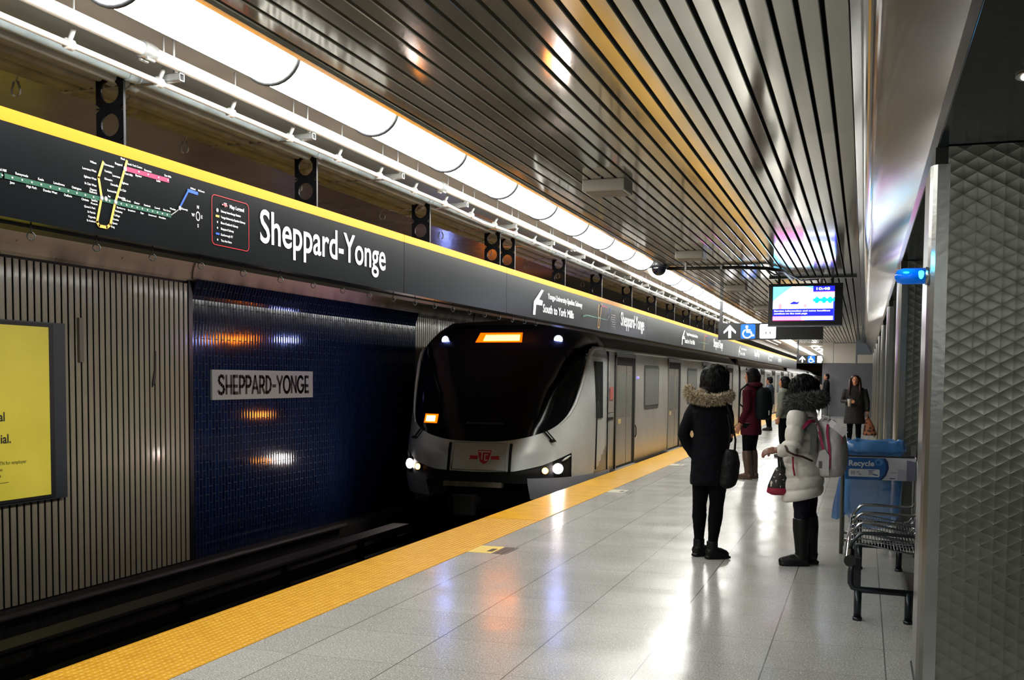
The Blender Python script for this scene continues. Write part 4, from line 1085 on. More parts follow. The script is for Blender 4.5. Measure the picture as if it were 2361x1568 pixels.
    for sg in (-1, 1):
        w = 'left' if sg < 0 else 'right'
        lamp('headlight', sg * 0.47, 0.16, 0.075, (255, 240, 236), 120, 'white headlight')
        lamp('amber_light', sg * (0.37 if sg > 0 else 0.33), 0.135, 0.046, (255, 150, 50), 30, 'small amber lamp')
        lamp('marker_light', sg * (0.385 if sg > 0 else 0.335), 2.088, 0.062, (150, 165, 255), 150, 'blue white marker lamp')
        # black headlight surround and bright strip
        bm = bmesh.new(); P = [nose_pt(sg * s, z, 0.008) for s, z in ((0.50, 0.27), (0.54, 0.31), (0.575, 0.345))]
        tube(bm, P, [0.012, 0.02, 0.008], 6); new_obj('lamp_glass_edge', bm, M('rim_light', (200, 204, 204), 0.3, 0.5), T)
    # destination sign above the mask
    def quad_on_nose(s0, s1, z0, z1, off, n=10):
        bm = bmesh.new(); G = [[bm.verts.new(nose_pt(s0 + (s1 - s0) * i / n, z, off)) for z in (z0, z1)] for i in range(n + 1)]
        for i in range(n): bm.faces.new((G[i][0], G[i + 1][0], G[i + 1][1], G[i][1]))
        return bm
    ds = new_obj('destination_display', quad_on_nose(-0.07, 0.105, 2.045, 2.20, 0.004), M('display_amber_dim', (120, 40, 0), 0.3, emit=(255, 80, 0), es=3), T)
    tag(ds, 'glowing amber destination display')
    new_obj('lit_characters', quad_on_nose(-0.035, 0.09, 2.07, 2.165, 0.007), M('display_amber', (255, 170, 60), 0.3, emit=(255, 135, 35), es=34), ds)
    rn = new_obj('run_number_display', quad_on_nose(-0.32, -0.195, 0.80, 0.935, 0.004, 6), M('display_amber_dim2', (120, 40, 0), 0.3, emit=(255, 90, 0), es=3), T)
    tag(rn, 'small amber run number display')
    new_obj('lit_digits', quad_on_nose(-0.30, -0.215, 0.825, 0.91, 0.007, 6), M('display_amber2', (255, 190, 90), 0.3, emit=(255, 160, 60), es=34), rn)
    # wipers
    for sg in (-1, 1):
        bm = bmesh.new(); P = [nose_pt(sg * s, z, 0.03) for s, z in ((0.325, 0.72), (0.36, 0.65), (0.405, 0.56))]
        tube(bm, P, 0.014, 5); tube(bm, [p + Vector((0.05, 0, 0)) for p in P], 0.010, 5); ball(bm, nose_pt(sg * 0.40, 0.57, 0.03), (0.05, 0.02, 0.025), 8, 6)
        new_obj('wiper', bm, RUBBER, T)
    # driver's window seen inside the mask
    new_obj('dash_line', quad_on_nose(-0.03, 0.085, 0.80, 0.83, 0.003, 8), M('dash_grey', (38, 40, 42), 0.4), T)
    # roof cap of the nose
    bm = bmesh.new(); ss2 = svals(40); G = []
    for s in ss2:
        G.append([bm.verts.new(nose_pt(s, z)) for z in (2.34, 2.37, 2.39)] )
    top = bm.verts.new((TXC, YB, 2.46))
    for i in range(len(ss2) - 1):
        for k in range(2): bm.faces.new((G[i][k], G[i + 1][k], G[i + 1][k + 1], G[i][k + 1])).smooth = True
        bm.faces.new((G[i][2], G[i + 1][2], top)).smooth = True
    new_obj('nose_roof', bm, ROOFM, T)
    # cars
    def car(y0, y1, first, lb):
        bm = bmesh.new()
        sec = [(1.50, -0.16), (1.55, -0.02), (1.555, 0.8), (THW, 1.75), (1.535, 1.92), (1.50, 1.985)]
        roof = [(1.50, 1.985), (1.42, 2.05), (1.20, 2.24), (0.8, 2.38), (0, 2.46)]
        def shell(P, mi):
            V = []
            full = [(x, z) for x, z in P] ; other = [(-x, z) for x, z in P]
            for Q, fl in ((full, False), (other, True)):
                r = [[bm.verts.new((TXC + x, yy, z)) for x, z in Q] for yy in (y0, y1)]
                for i in range(len(Q) - 1):
                    q = (r[0][i], r[1][i], r[1][i + 1], r[0][i + 1]); q = q[::-1] if fl else q
                    f = bm.faces.new(q); f.material_index = mi; f.smooth = True
        shell(sec, 0); shell(roof, 1)
        for yy in ((y1,) if first else (y0, y1)):
            ends = [bm.verts.new((TXC + x, yy, z)) for x, z in sec + roof[1:]] + [bm.verts.new((TXC - x, yy, z)) for x, z in reversed(sec + roof[1:-1])]
            bm.faces.new(ends).material_index = 2
        c = new_obj('car_body', bm, [SILVER, ROOFM, UNDER], T)
        if lb: tag(c, lb)
        bm = bmesh.new(); tube(bm, [(TXC + 1.512, y0 + (0.0 if not first else -0.15), 1.965), (TXC + 1.512, y1, 1.965)], 0.028, 8); new_obj('rain_gutter', bm, NOSE, c)
        new_obj('underframe', B(TXC - 1.35, TXC + 1.42, y0 + 0.2, y1 - 0.1, -0.75, -0.1), UNDER, c)
        XO = TXC + 1.553
        return c, XO
    def door(c, XO, yc, hw=0.72):
        bm = bmesh.new()
        # recess frame
        box(bm, XO - 0.06, XO + 0.012, yc - hw - 0.05, yc - hw, -0.0, 1.89); box(bm, XO - 0.06, XO + 0.012, yc + hw, yc + hw + 0.05, 0.0, 1.89); box(bm, XO - 0.06, XO + 0.012, yc - hw - 0.05, yc + hw + 0.05, 1.86, 1.93)
        fr = new_obj('doorway', bm, M('door_frame', (120, 118, 112), 0.3, 0.6), c)
        new_obj('door_recess', B(XO - 0.01, XO + 0.003, yc - hw, yc + hw, 0.0, 1.86), RUBBER, fr)
        for s in (-1, 1):
            a, b = (yc - hw + 0.02, yc + 0.0) if s < 0 else (yc + 0.04, yc + hw - 0.24)
            new_obj('door_leaf', B(XO, XO + 0.008, a, b, 0.04, 1.72), DOORM, fr)
            bm = bmesh.new(); prism(bm, rounded(a + 0.12, 0.86, b - 0.10, 1.58, 0.05), 0.004, on_plusx(XO + 0.008)); new_obj('door_window', bm, WINDOWM, fr)
        new_obj('sticker', B(XO + 0.008, XO + 0.010, yc - hw + 0.14, yc - hw + 0.34, 0.74, 0.82), M('sticker_tan', (196, 176, 120), 0.5), fr)
        new_obj('threshold', B(XO - 0.02, XO + 0.045, yc - hw - 0.05, yc + hw, -0.045, -0.01), M('rim_light', (200, 204, 204), 0.3, 0.5), fr)
    def window(c, XO, yc, hw=0.72, z0=0.93, z1=1.76):
        bm = bmesh.new(); prism(bm, rounded(yc - hw, z0, yc + hw, z1, 0.09), 0.010, on_plusx(XO - 0.002)); g = new_obj('window', bm, M('window_gasket', (60, 60, 58), 0.45), c)
        bm = bmesh.new(); prism(bm, rounded(yc - hw + 0.07, z0 + 0.07, yc + hw - 0.07, z1 - 0.06, 0.05), 0.004, on_plusx(XO + 0.009)); new_obj('pane', bm, WINDOWM, g)
    c, XO = car(YB, 34.7, True, 'lead car body')
    for yc in (17.65, 22.50, 27.4, 32.3): door(c, XO, yc)
    for yc in (19.95, 24.95, 29.85): window(c, XO, yc)
    # cab side: door, slim window and grab rail
    new_obj('cab_window', B(XO - 0.004, XO + 0.006, 15.60, 15.95, 0.86, 1.74), WINDOWM, c) if False else None
    def side_panel(nm, y0, y1, z0, z1, mat, t=0.012, lb=None):
        bm = bmesh.new(); n = 6; G = []
        for i in range(n + 1):
            y = y0 + (y1 - y0) * i / n; row = []
            for z in (z0, z1):
                L = YB - nose_Yf(z); q = max(0.0, 1 - ((YB - y) / L) ** 3) if y < YB else 1.0
                row.append((TXC + nose_hw(z) * q ** (1 / 3) + t, y, z))
            G.append([bm.verts.new(p) for p in row])
        for i in range(n): bm.faces.new((G[i][0], G[i + 1][0], G[i + 1][1], G[i][1]))
        return new_obj(nm, bm, mat, T)
    cd = side_panel('cab_door', 15.62, 16.30, -0.02, 1.88, DOORM, 0.006); tag(cd, 'narrow cab side door')
    side_panel('cab_door_window', 15.72, 16.02, 0.88, 1.76, M('cab_glass', (44, 48, 48), 0.1), 0.012)
    side_panel('cab_notice', 16.32, 16.75, 0.95, 1.86, M('notice_pale', (172, 158, 152), 0.35, 0.3), 0.010)
    side_panel('red_notice', 16.45, 16.68, 1.15, 1.36, M('notice_red', (176, 92, 84), 0.5), 0.013)
    side_panel('side_slot', 16.28, 16.70, 0.83, 0.87, RUBBER, 0.014)
    bm = bmesh.new(); tube(bm, [nose_pt(1.0, z, 0.02) + Vector((0, -0.95 + 0.07 * z, 0)) for z in (0.10, 0.4, 0.8, 1.15)], 0.012, 6); new_obj('grab_rail', bm, RUBBER, T)
    for y in (16.30, 16.80):
        bm = bmesh.new(); tube(bm, [(TXC + 1.562, y, 0.0), (TXC + 1.562, y, 1.88)], 0.010, 4); new_obj('body_seam', bm, RUBBER, c)
    bm = bmesh.new(); ball(bm, (XO + 0.01, 18.62, 1.52), 0.022, 10, 8); new_obj('door_indicator', bm, M('indicator_violet', (120, 110, 255), 0.3, emit=(110, 100, 255), es=2), c)
    bm = bmesh.new(); tube(bm, [(XO + 0.012, 18.42, 0.45), (XO + 0.03, 18.42, 0.5), (XO + 0.03, 18.42, 0.62), (XO + 0.012, 18.42, 0.67)], 0.010, 5); new_obj('grab_handle', bm, RUBBER, c)
    y0 = 35.25
    for k in range(3):
        y1 = y0 + 22.7
        c, XO = car(y0, y1, False, None)
        for d in (2.6, 7.9, 13.2, 18.5): door(c, XO, y0 + d)
        for d in (5.25, 10.55, 15.85): window(c, XO, y0 + d)
        g = new_obj('gangway', B(TXC - 1.3, TXC + 1.45, y0 - 0.55, y0, -0.1, 2.2), RUBBER, T)
        y0 = y1 + 0.55
    return T
TRAIN = build_train()

# ------------------------------------------------------------------ bench
CHROME = M('bench_steel', (150, 154, 158), 0.18, 1.0)
BENCHDK = M('bench_dark', (52, 58, 62), 0.35, 0.8)
def bench():
    b = empty('wire_bench', (0, 0, 0), 0, 'steel wire bench with curved armrests between the big column and the bin', 'bench')
    Y0, Y1 = 6.75, 8.62
    bm = bmesh.new(); tube(bm, [(-0.055, Y0 - 0.16, 0.395), (-0.055, Y1 + 0.1, 0.395)], 0.034, 16); new_obj('front_rail', bm, CHROME, b)
    bm = bmesh.new(); tube(bm, [(-0.055, Y0 - 0.168, 0.395), (-0.055, Y0 - 0.158, 0.395)], 0.036, 16); new_obj('rail_end_cap', bm, BLACK, b)
    bm = bmesh.new(); tube(bm, [(0.40, Y0 - 0.1, 0.37), (0.40, Y1 + 0.1, 0.37)], 0.026, 12); new_obj('rear_rail', bm, BENCHDK, b)
    for y in (Y0, Y1):
        bm = bmesh.new()
        tube(bm, [(-0.035, y, 0.38), (-0.05, y, 0.30), (-0.05, y, 0.235), (-0.035, y, 0.205), (0.0, y, 0.192), (0.46, y, 0.185)], 0.020, 10)
        tube(bm, [(0.46, y, 0.185), (0.46, y, 0.38)], 0.02, 10)
        new_obj('side_frame', bm, BENCHDK, b)
        new_obj('bracket', B(-0.035, 0.01, y - 0.015, y + 0.015, 0.20, 0.39, 0.004), M('bracket_dark', (28, 32, 34), 0.4, 0.5), b)
        for x in (-0.005, 0.29):
            bm = bmesh.new(); tube(bm, [(x, y, 0.19), (x, y, 0.02)], 0.023, 12); tube(bm, [(x, y, 0.02), (x, y, 0.0)], 0.029, 12)
            new_obj('leg', bm, BENCHDK, b)
    # seats: profile rods across and many fine rods along
    prof = [(-0.07, 0.43), (-0.045, 0.455), (0.0, 0.462), (0.08, 0.452), (0.20, 0.43), (0.30, 0.415), (0.345, 0.42), (0.375, 0.46), (0.39, 0.55), (0.41, 0.66), (0.43, 0.76), (0.445, 0.80)]
    P = [Vector((x, 0, z)) for x, z in prof]
    d = [0]
    for a, c in zip(P, P[1:]): d.append(d[-1] + (c - a).length)
    def at(t):
        t *= d[-1]
        for i in range(len(P) - 1):
            if t <= d[i + 1]: return P[i].lerp(P[i + 1], (t - d[i]) / (d[i + 1] - d[i]))
        return P[-1]
    pos = (6.86, 7.39, 7.92, 8.45)
    for k in range(3):
        a, c = pos[k] + 0.03, pos[k + 1] - 0.03
        bm = bmesh.new()
        for i in range(44):
            p = at(i / 43); tube(bm, [(p.x, a, p.z), (p.x, c, p.z)], 0.0028, 4)
        s = new_obj('seat', bm, CHROME, b)
        bm = bmesh.new()
        for y in (a, (a + c) / 2, c): tube(bm, [(p.x, y, p.z - 0.004) for p in P], 0.006, 6)
        new_obj('seat_rib', bm, CHROME, s)
    for y in pos:
        bm = bmesh.new(); tube(bm, [(-0.06, y, 0.42), (-0.045, y, 0.47), (0.0, y, 0.522), (0.02, y, 0.53), (0.10, y, 0.531), (0.345, y, 0.522), (0.37, y, 0.53), (0.42, y, 0.60)], 0.0115, 8)
        new_obj('armrest', bm, BENCHDK if y < 7 else CHROME, b)
    return b
bench()

# ------------------------------------------------------------------ recycling bin
def bag_mat():
    m = M('blue_bag_film', (84, 148, 212), 0.22, trans=0.0, bump=(9, 0.5))
    m.node_tree.nodes['Principled BSDF'].inputs['Alpha'].default_value = 0.62
    return m
def bin_():
    X0, X1, Y0, Y1 = -0.155, 0.44, 9.34, 9.80
    r = empty('recycling_bin', (0, 0, 0), 0, 'open steel frame recycling bin holding a blue plastic bag, behind the bench', 'bin')
    for x, nm in ((X0, 0), (X1, 1)):
        bm = bmesh.new(); tube(bm, [(x, Y0, 0), (x, Y0, 0.80), (x + (0.01 if nm == 0 else -0.01), Y0 + 0.015, 0.85), (x + (0.01 if nm == 0 else -0.01), Y0 + 0.06, 0.862), (x, Y1 - 0.05, 0.862), (x, Y1, 0.83), (x, Y1, 0.0)], 0.017, 10)
        new_obj('side_frame', bm, STEEL if nm else M('frame_dull', (104, 106, 100), 0.35, 0.8), r)
    bm = bmesh.new(); tube(bm, [(X0, Y0, 0.12), (X1, Y0, 0.12)], 0.014, 8); tube(bm, [(X0, Y1, 0.12), (X1, Y1, 0.12)], 0.014, 8); tube(bm, [(X0, Y1, 0.84), (X1, Y1, 0.84)], 0.014, 8); new_obj('cross_rail', bm, STEEL, r)
    new_obj('rim_tray', B(X0 + 0.02, X1 - 0.02, Y0 + 0.02, Y1 - 0.02, 0.835, 0.85), DARKSTEEL, r)
    # sign panel
    z0, z1 = 0.648, 0.838; Y = Y0 - 0.02
    pan = new_obj('sign_panel', B(X0 + 0.02, X1 - 0.012, Y, Y + 0.015, z0, z1), M('panel_white', (196, 198, 208), 0.35), r)
    p = on_minusy(Y)
    MB = [M('recycle_blue', (22, 92, 160), 0.35), M('recycle_white', (214, 222, 228), 0.4), M('recycle_navy', (14, 50, 104), 0.35), M('recycle_light', (70, 140, 196), 0.35), M('recycle_grey', (112, 112, 136), 0.4), M('panel_lilac', (170, 168, 184), 0.4)]
    bm = bmesh.new()
    flatpoly(bm, [(X0 + 0.02, z0), (0.16, z0), (0.195, z0 + 0.04), (0.215, z0 + 0.10), (0.205, z1 - 0.03), (0.185, z1 - 0.004), (X0 + 0.02, z1 - 0.004)], p, 0.001, 2)
    flatpoly(bm, [(X0 + 0.02, z0), (0.135, z0), (0.18, z0 + 0.05), (0.195, z0 + 0.11), (0.17, z1 - 0.004), (X0 + 0.02, z1 - 0.004)], p, 0.002, 0)
    flatdisc(bm, 0.135, 0.80, 0.034, p, 0.003, 16, 3, 0.03); flatdisc(bm, 0.128, 0.795, 0.016, p, 0.0035, 12, 0)
    add_text(bm, 'Recycle', -0.108, 0.765, 0.205, 0.045, p, 0.03, 0.004, mi=1)
    flatpoly(bm, rounded(-0.108, 0.672, 0.142, 0.738, 0.012, 3), p, 0.003, 1)
    for a, b_, c, dd in ((-0.09, 0.69, -0.055, 0.722), (-0.03, 0.685, -0.005, 0.70), (-0.045, 0.705, -0.02, 0.72), (0.055, 0.69, 0.085, 0.722)): flatpoly(bm, [(a, b_), (c, b_), (c, dd), (a, dd)], p, 0.004, 5)
    stroke(bm, [(0.09, 0.695), (0.125, 0.688)], 0.008, p, 0.0045, 0); stroke(bm, [(0.05, 0.725), (0.10, 0.728)], 0.005, p, 0.0045, 0)
    flatpoly(bm, [(0.285, z0), (0.35, z0), (0.35, 0.74), (0.285, 0.75)], p, 0.003, 5); flatpoly(bm, [(0.355, z0), (X1 - 0.014, z0), (X1 - 0.014, z1 - 0.03), (0.355, z1 - 0.015)], p, 0.003, 4)
    stroke(bm, [(0.225, 0.665), (0.265, 0.665)], 0.007, p, 0.003, 2); stroke(bm, [(0.23, 0.715), (0.275, 0.715)], 0.012, p, 0.003, 5)
    tag(new_obj('recycle_graphics', bm, MB, pan), 'blue panel graphic reading Recycle')
    new_obj('hinge_clip', B(0.385, 0.425, Y + 0.02, Y + 0.03, 0.86, 0.95), STEEL, r)
    # bag: cuff folded over the rim and a body hanging down
    g = empty('plastic_bag', (0, 0, 0), 0, 'translucent blue plastic bag folded over the bin rim', 'bag')
    BM = bag_mat()
    random.seed(11)
    def bagshell(levels, cx, cy, jit):
        bm = bmesh.new(); N = 44; R = []
        ph = [random.uniform(0, 6.28) for _ in range(4)]
        for (z, rx, ry, dx) in levels:
            row = []
            for k in range(N):
                t = 2 * PI * k / N; c_, s_ = math.cos(t), math.sin(t)
                q = 1.0 + jit * (0.5 * math.sin(7 * t + ph[0] + z * 4) + 0.3 * math.sin(13 * t + ph[1]) + 0.3 * math.sin(19 * t + ph[2] + z * 9))
                e = 0.55; x = math.copysign(abs(c_) ** e, c_) * rx * q; y = math.copysign(abs(s_) ** e, s_) * ry * q
                row.append(bm.verts.new((cx + dx + x, cy + y, z + jit * 0.12 * math.sin(9 * t + ph[3]))))
            R.append(row)
        for a, b in zip(R, R[1:]):
            for k in range(N): bm.faces.new((a[k], a[(k + 1) % N], b[(k + 1) % N], b[k])).smooth = True
        return bm
    new_obj('bag_cuff', bagshell([(0.868, 0.24, 0.19, 0), (0.885, 0.262, 0.205, 0), (0.915, 0.258, 0.20, 0), (0.935, 0.25, 0.195, 0), (0.965, 0.245, 0.19, 0), (0.972, 0.235, 0.18, 0), (0.95, 0.225, 0.175, 0), (0.85, 0.22, 0.17, 0)], 0.095, 9.58, 0.07), BM, g)
    new_obj('bag_body', bagshell([(0.86, 0.225, 0.175, 0), (0.70, 0.25, 0.19, -0.02), (0.5, 0.25, 0.19, -0.03), (0.36, 0.24, 0.18, -0.03), (0.24, 0.17, 0.13, 0.0), (0.20, 0.03, 0.02, 0.0)], 0.11, 9.58, 0.04), BM, g)
    # loose corner hanging out on the platform side
    bm = bmesh.new(); pts = [(-0.135, 9.50, 0.80), (-0.19, 9.53, 0.64), (-0.205, 9.52, 0.55), (-0.235, 9.50, 0.40), (-0.245, 9.50, 0.285), (-0.20, 9.50, 0.27), (-0.15, 9.52, 0.30), (-0.10, 9.55, 0.34)]
    A = [bm.verts.new(q) for q in pts]; Bv = [bm.verts.new((q[0] + 0.01, q[1] + 0.05, q[2])) for q in pts]
    bm.faces.new(A); bm.faces.new(Bv[::-1])
    for i in range(len(pts)): bm.faces.new((A[i], Bv[i], Bv[(i + 1) % len(pts)], A[(i + 1) % len(pts)]))
    new_obj('bag_flap', bm, BM, g)
bin_()

# floor decals by the yellow edge
for i, (y, lb) in enumerate(((8.42, 'nearest yellow and grey safety decal on the floor beside the tactile strip'), (13.5, 'middle pale floor decal beside the yellow strip, level with the train nose'), (18.12, 'farthest pale floor decal beside the yellow strip, left of the person in the dark parka'))):
    d = empty('floor_decal', (-3.03, y, 0.0), 0, lb, 'decal', 'safety decals on the floor')
    p = lambda a, b, c: (a, b, 0.001 + c)
    M1, M2 = (M('decal_yellow', (226, 200, 110), 0.4), M('decal_grey', (92, 92, 90), 0.4)) if i == 0 else (M('decal_pale', (206, 200, 176), 0.4), M('decal_mid', (150, 150, 146), 0.4))
    bm = bmesh.new(); prism(bm, [(-0.17, -0.18), (0.07, -0.18), (0.07, 0.18), (-0.17, 0.18)], 0.0015, p); new_obj('yellow_field', bm, M1, d)
    bm = bmesh.new(); prism(bm, [(0.07, -0.18), (0.20, -0.18), (0.20, 0.18), (0.07, 0.18)], 0.0015, p); new_obj('grey_field', bm, M2, d)
    bm = bmesh.new(); stroke(bm, [(0.11, -0.15), (0.11, 0.15)], 0.02, p, 0.003); stroke(bm, [(0.16, -0.15), (0.16, 0.15)], 0.02, p, 0.003); flatpoly(bm, [(0.0, -0.1), (0.05, -0.1), (0.05, 0.05), (0.0, 0.05)], p, 0.003)
    new_obj('print', bm, M('decal_print', (70, 66, 50), 0.4), d)

# ------------------------------------------------------------------ people
SKIN = M('skin', (176, 122, 94), 0.5, noise=(12, 0.06))
SKIN2 = M('skin_warm', (222, 150, 112), 0.5)
HAIRK = M('hair_black', (7, 6, 6), 0.6, spec=0.15, bump=(60, 0.6, (1, 1, 0.12)))
def rotz(v, a): return Vector((v[0] * math.cos(a) - v[1] * math.sin(a), v[0] * math.sin(a) + v[1] * math.cos(a), v[2]))
def hand(bm, wrist, d, up, side, curl=0.5, sc=1.0):
    """palm and five fingers; d = pointing direction, up = back of the hand, side = towards the thumb"""
    w = Vector(wrist); d = Vector(d).normalized(); up = Vector(up); up = (up - d * up.dot(d)).normalized(); side = d.cross(up) * (1 if d.cross(up).dot(Vector(side)) > 0 else -1)
    tube(bm, [w - d * 0.02 * sc, w + d * 0.02 * sc], [0.024 * sc, 0.026 * sc], 10)
    rot = Matrix((side, d, up)).transposed()
    ball(bm, w + d * 0.05 * sc, (0.040 * sc, 0.050 * sc, 0.017 * sc), 14, 10, rot)
    L = (0.070, 0.078, 0.073, 0.058)
    for i in range(4):
        o = (1.5 - i) * 0.020 * sc
        base = w + d * 0.085 * sc + side * o
        a1, a2, a3 = curl * 0.6, curl * 1.3, curl * 2.0
        p = [base - d * 0.03 * sc, base]
        for seg, a in ((0.45, a1), (0.32, a2), (0.25, a3)):
            dd = d * math.cos(a) - up * math.sin(a); p.append(p[-1] + dd * L[i] * seg * sc)
        tube(bm, p, [0.0095 * sc, 0.0095 * sc, 0.0088 * sc, 0.008 * sc, 0.0065 * sc], 8)
    t0 = w + d * 0.025 * sc + side * 0.025 * sc
    tube(bm, [t0, t0 + (side * 0.7 + d * 0.6).normalized() * 0.035 * sc - up * 0.006, t0 + (side * 0.55 + d * 0.95).normalized() * 0.065 * sc - up * 0.018 * sc], [0.013 * sc, 0.0105 * sc, 0.008 * sc], 8)
def head_prims(bm, c, f, sc=1.0):
    """c: centre of the skull, f: facing angle"""
    F = rotz((1, 0, 0), f); L = rotz((0, 1, 0), f); c = Vector(c)
    rm = Matrix((F, L, Vector((0, 0, 1)))).transposed()
    ball(bm, c + Vector((0, 0, 0.02)) * sc, (0.095 * sc, 0.076 * sc, 0.098 * sc), 20, 14, rm)
    ball(bm, c + F * 0.025 * sc - Vector((0, 0, 0.045)) * sc, (0.066 * sc, 0.055 * sc, 0.072 * sc), 18, 12, rm)
    ball(bm, c + F * 0.062 * sc - Vector((0, 0, 0.098)) * sc, (0.022 * sc, 0.025 * sc, 0.018 * sc), 10, 8, rm)
    tube(bm, [c + F * 0.088 * sc + Vector((0, 0, 0.012)) * sc, c + F * 0.102 * sc - Vector((0, 0, 0.012)) * sc, c + F * 0.110 * sc - Vector((0, 0, 0.032)) * sc, c + F * 0.092 * sc - Vector((0, 0, 0.040)) * sc], [0.008 * sc, 0.010 * sc, 0.013 * sc, 0.008 * sc], 8)
    for s in (-1, 1):
        tube(bm, [c + F * 0.082 * sc + L * s * 0.015 * sc + Vector((0, 0, 0.020)) * sc, c + F * 0.076 * sc + L * s * 0.045 * sc + Vector((0, 0, 0.020)) * sc], 0.008 * sc, 6)
        ball(bm, c - F * 0.004 * sc + L * s * 0.078 * sc - Vector((0, 0, 0.010)) * sc, (0.018 * sc, 0.008 * sc, 0.030 * sc), 10, 8, rm)
def face_parts(parent, c, f, sc=1.0, lip=(150, 70, 66)):
    F = rotz((1, 0, 0), f); L = rotz((0, 1, 0), f); c = Vector(c)
    rm = Matrix((F, L, Vector((0, 0, 1)))).transposed()
    for s in (-1, 1):
        bm = bmesh.new(); ball(bm, c + F * 0.080 * sc + L * s * 0.031 * sc + Vector((0, 0, 0.002)) * sc, (0.010 * sc, 0.014 * sc, 0.008 * sc), 12, 8, rm); e = new_obj('eye', bm, M('eye_white', (220, 214, 208), 0.2), parent)
        bm = bmesh.new(); ball(bm, c + F * 0.087 * sc + L * s * 0.031 * sc + Vector((0, 0, 0.002)) * sc, (0.005 * sc, 0.006 * sc, 0.006 * sc), 10, 8, rm); new_obj('iris', bm, M('eye_dark', (24, 14, 10), 0.15), e)
        bm = bmesh.new(); tube(bm, [c + F * 0.090 * sc + L * s * 0.014 * sc + Vector((0, 0, 0.022)) * sc, c + F * 0.088 * sc + L * s * 0.032 * sc + Vector((0, 0, 0.027)) * sc, c + F * 0.076 * sc + L * s * 0.050 * sc + Vector((0, 0, 0.021)) * sc], 0.0038 * sc, 6); new_obj('eyebrow', bm, HAIRK, parent)
    bm = bmesh.new(); tube(bm, [c + F * 0.076 * sc - L * 0.023 * sc - Vector((0, 0, 0.063)) * sc, c + F * 0.089 * sc - Vector((0, 0, 0.060)) * sc, c + F * 0.076 * sc + L * 0.023 * sc - Vector((0, 0, 0.063)) * sc], [0.003 * sc, 0.007 * sc, 0.003 * sc], 8); new_obj('mouth', bm, M('lips', lip, 0.4), parent)
def legs_prims(bm, hips, knees, ankles, toes, k=1.0, skin=False):
    for h, kn, an, to in zip(hips, knees, ankles, toes):
        h, kn, an, to = map(Vector, (h, kn, an, to))
        m1 = h.lerp(kn, 0.5); m2 = kn.lerp(an, 0.3)
        tube(bm, [h, m1, kn, m2, kn.lerp(an, 0.65), an], [0.092 * k, 0.078 * k, 0.058 * k, 0.060 * k, 0.046 * k, 0.036 * k], 14)
def foot_prims(bm, an, to, k=1.0):
    an, to = Vector(an), Vector(to); d = (to - an); d.z = 0; d.normalize(); heel = an - d * 0.045 * k
    an0 = Vector((an.x, an.y, 0))
    tube(bm, [Vector((heel.x, heel.y, 0.045)), an0 + Vector((0, 0, 0.055)), an0 + d * 0.07 * k + Vector((0, 0, 0.048)), Vector((to.x, to.y, 0.033)) - d * 0.02, Vector((to.x, to.y, 0.026))], [0.040 * k, 0.046 * k, 0.043 * k, 0.034 * k, 0.020 * k], 12)
    box(bm, -0.001, 0.001, -0.001, 0.001, 0, 0.002)
    # flat sole
    P = []
    nrm = Vector((-d.y, d.x, 0))
    for t, wd in ((-0.06, 0.022), (-0.04, 0.034), (0.03, 0.036), (0.11, 0.044), (0.15, 0.040)):
        P.append((an0 + d * t * k, wd * k))
    P.append((Vector((to.x, to.y, 0)), 0.020 * k))
    L1 = [p + nrm * wd_ for p, wd_ in P]; L2 = [p - nrm * wd_ for p, wd_ in P][::-1]
    ring = L1 + L2
    A = [bm.verts.new((q.x, q.y, 0.001)) for q in ring]; Bv = [bm.verts.new((q.x, q.y, 0.024)) for q in ring]
    bm.faces.new(A[::-1]); bm.faces.new(Bv)
    for i in range(len(ring)): bm.faces.new((A[i], A[(i + 1) % len(ring)], Bv[(i + 1) % len(ring)], Bv[i]))
def fur(parent, name, mat, spots, n, length, seed=1, droop=0.3):
    """spots: list of (centre, radius vector) ellipsoids; strands point outwards"""
    rnd = random.Random(seed); bm = bmesh.new()
    for c, r in spots:
        c = Vector(c)
        for _ in range(n):
            t = rnd.uniform(0, 2 * PI); u = rnd.uniform(-1, 1); q = math.sqrt(1 - u * u)
            d = Vector((q * math.cos(t), q * math.sin(t), u)); p = c + Vector((d.x * r[0], d.y * r[1], d.z * r[2]))
            dd = Vector((d.x / r[0], d.y / r[1], d.z / r[2])).normalized() + Vector((rnd.uniform(-.7, .7), rnd.uniform(-.7, .7), rnd.uniform(-.7, .5) - droop)); dd.normalize()
            L = length * rnd.uniform(0.5, 1.2); a = dd.orthogonal().normalized() * 0.0032; b = dd.cross(a).normalized() * 0.0032
            v = [bm.verts.new(p - dd * 0.004 + a), bm.verts.new(p - dd * 0.004 - a * 0.5 + b), bm.verts.new(p - dd * 0.004 - a * 0.5 - b)]
            tip = bm.verts.new(p + dd * L + Vector((0, 0, -0.15 * L)))
            for i in range(3): bm.faces.new((v[i], v[(i + 1) % 3], tip))
    return new_obj(name, bm, mat, parent)
def view_yaw(x, y): return math.atan2(-x, y)      # local +y points away from the viewer
def person(x, y, label, group=None): return empty('person', (x, y, 0), view_yaw(x, y), label, 'person', group)

def chain(*pts): return [Vector(p) for p in pts]
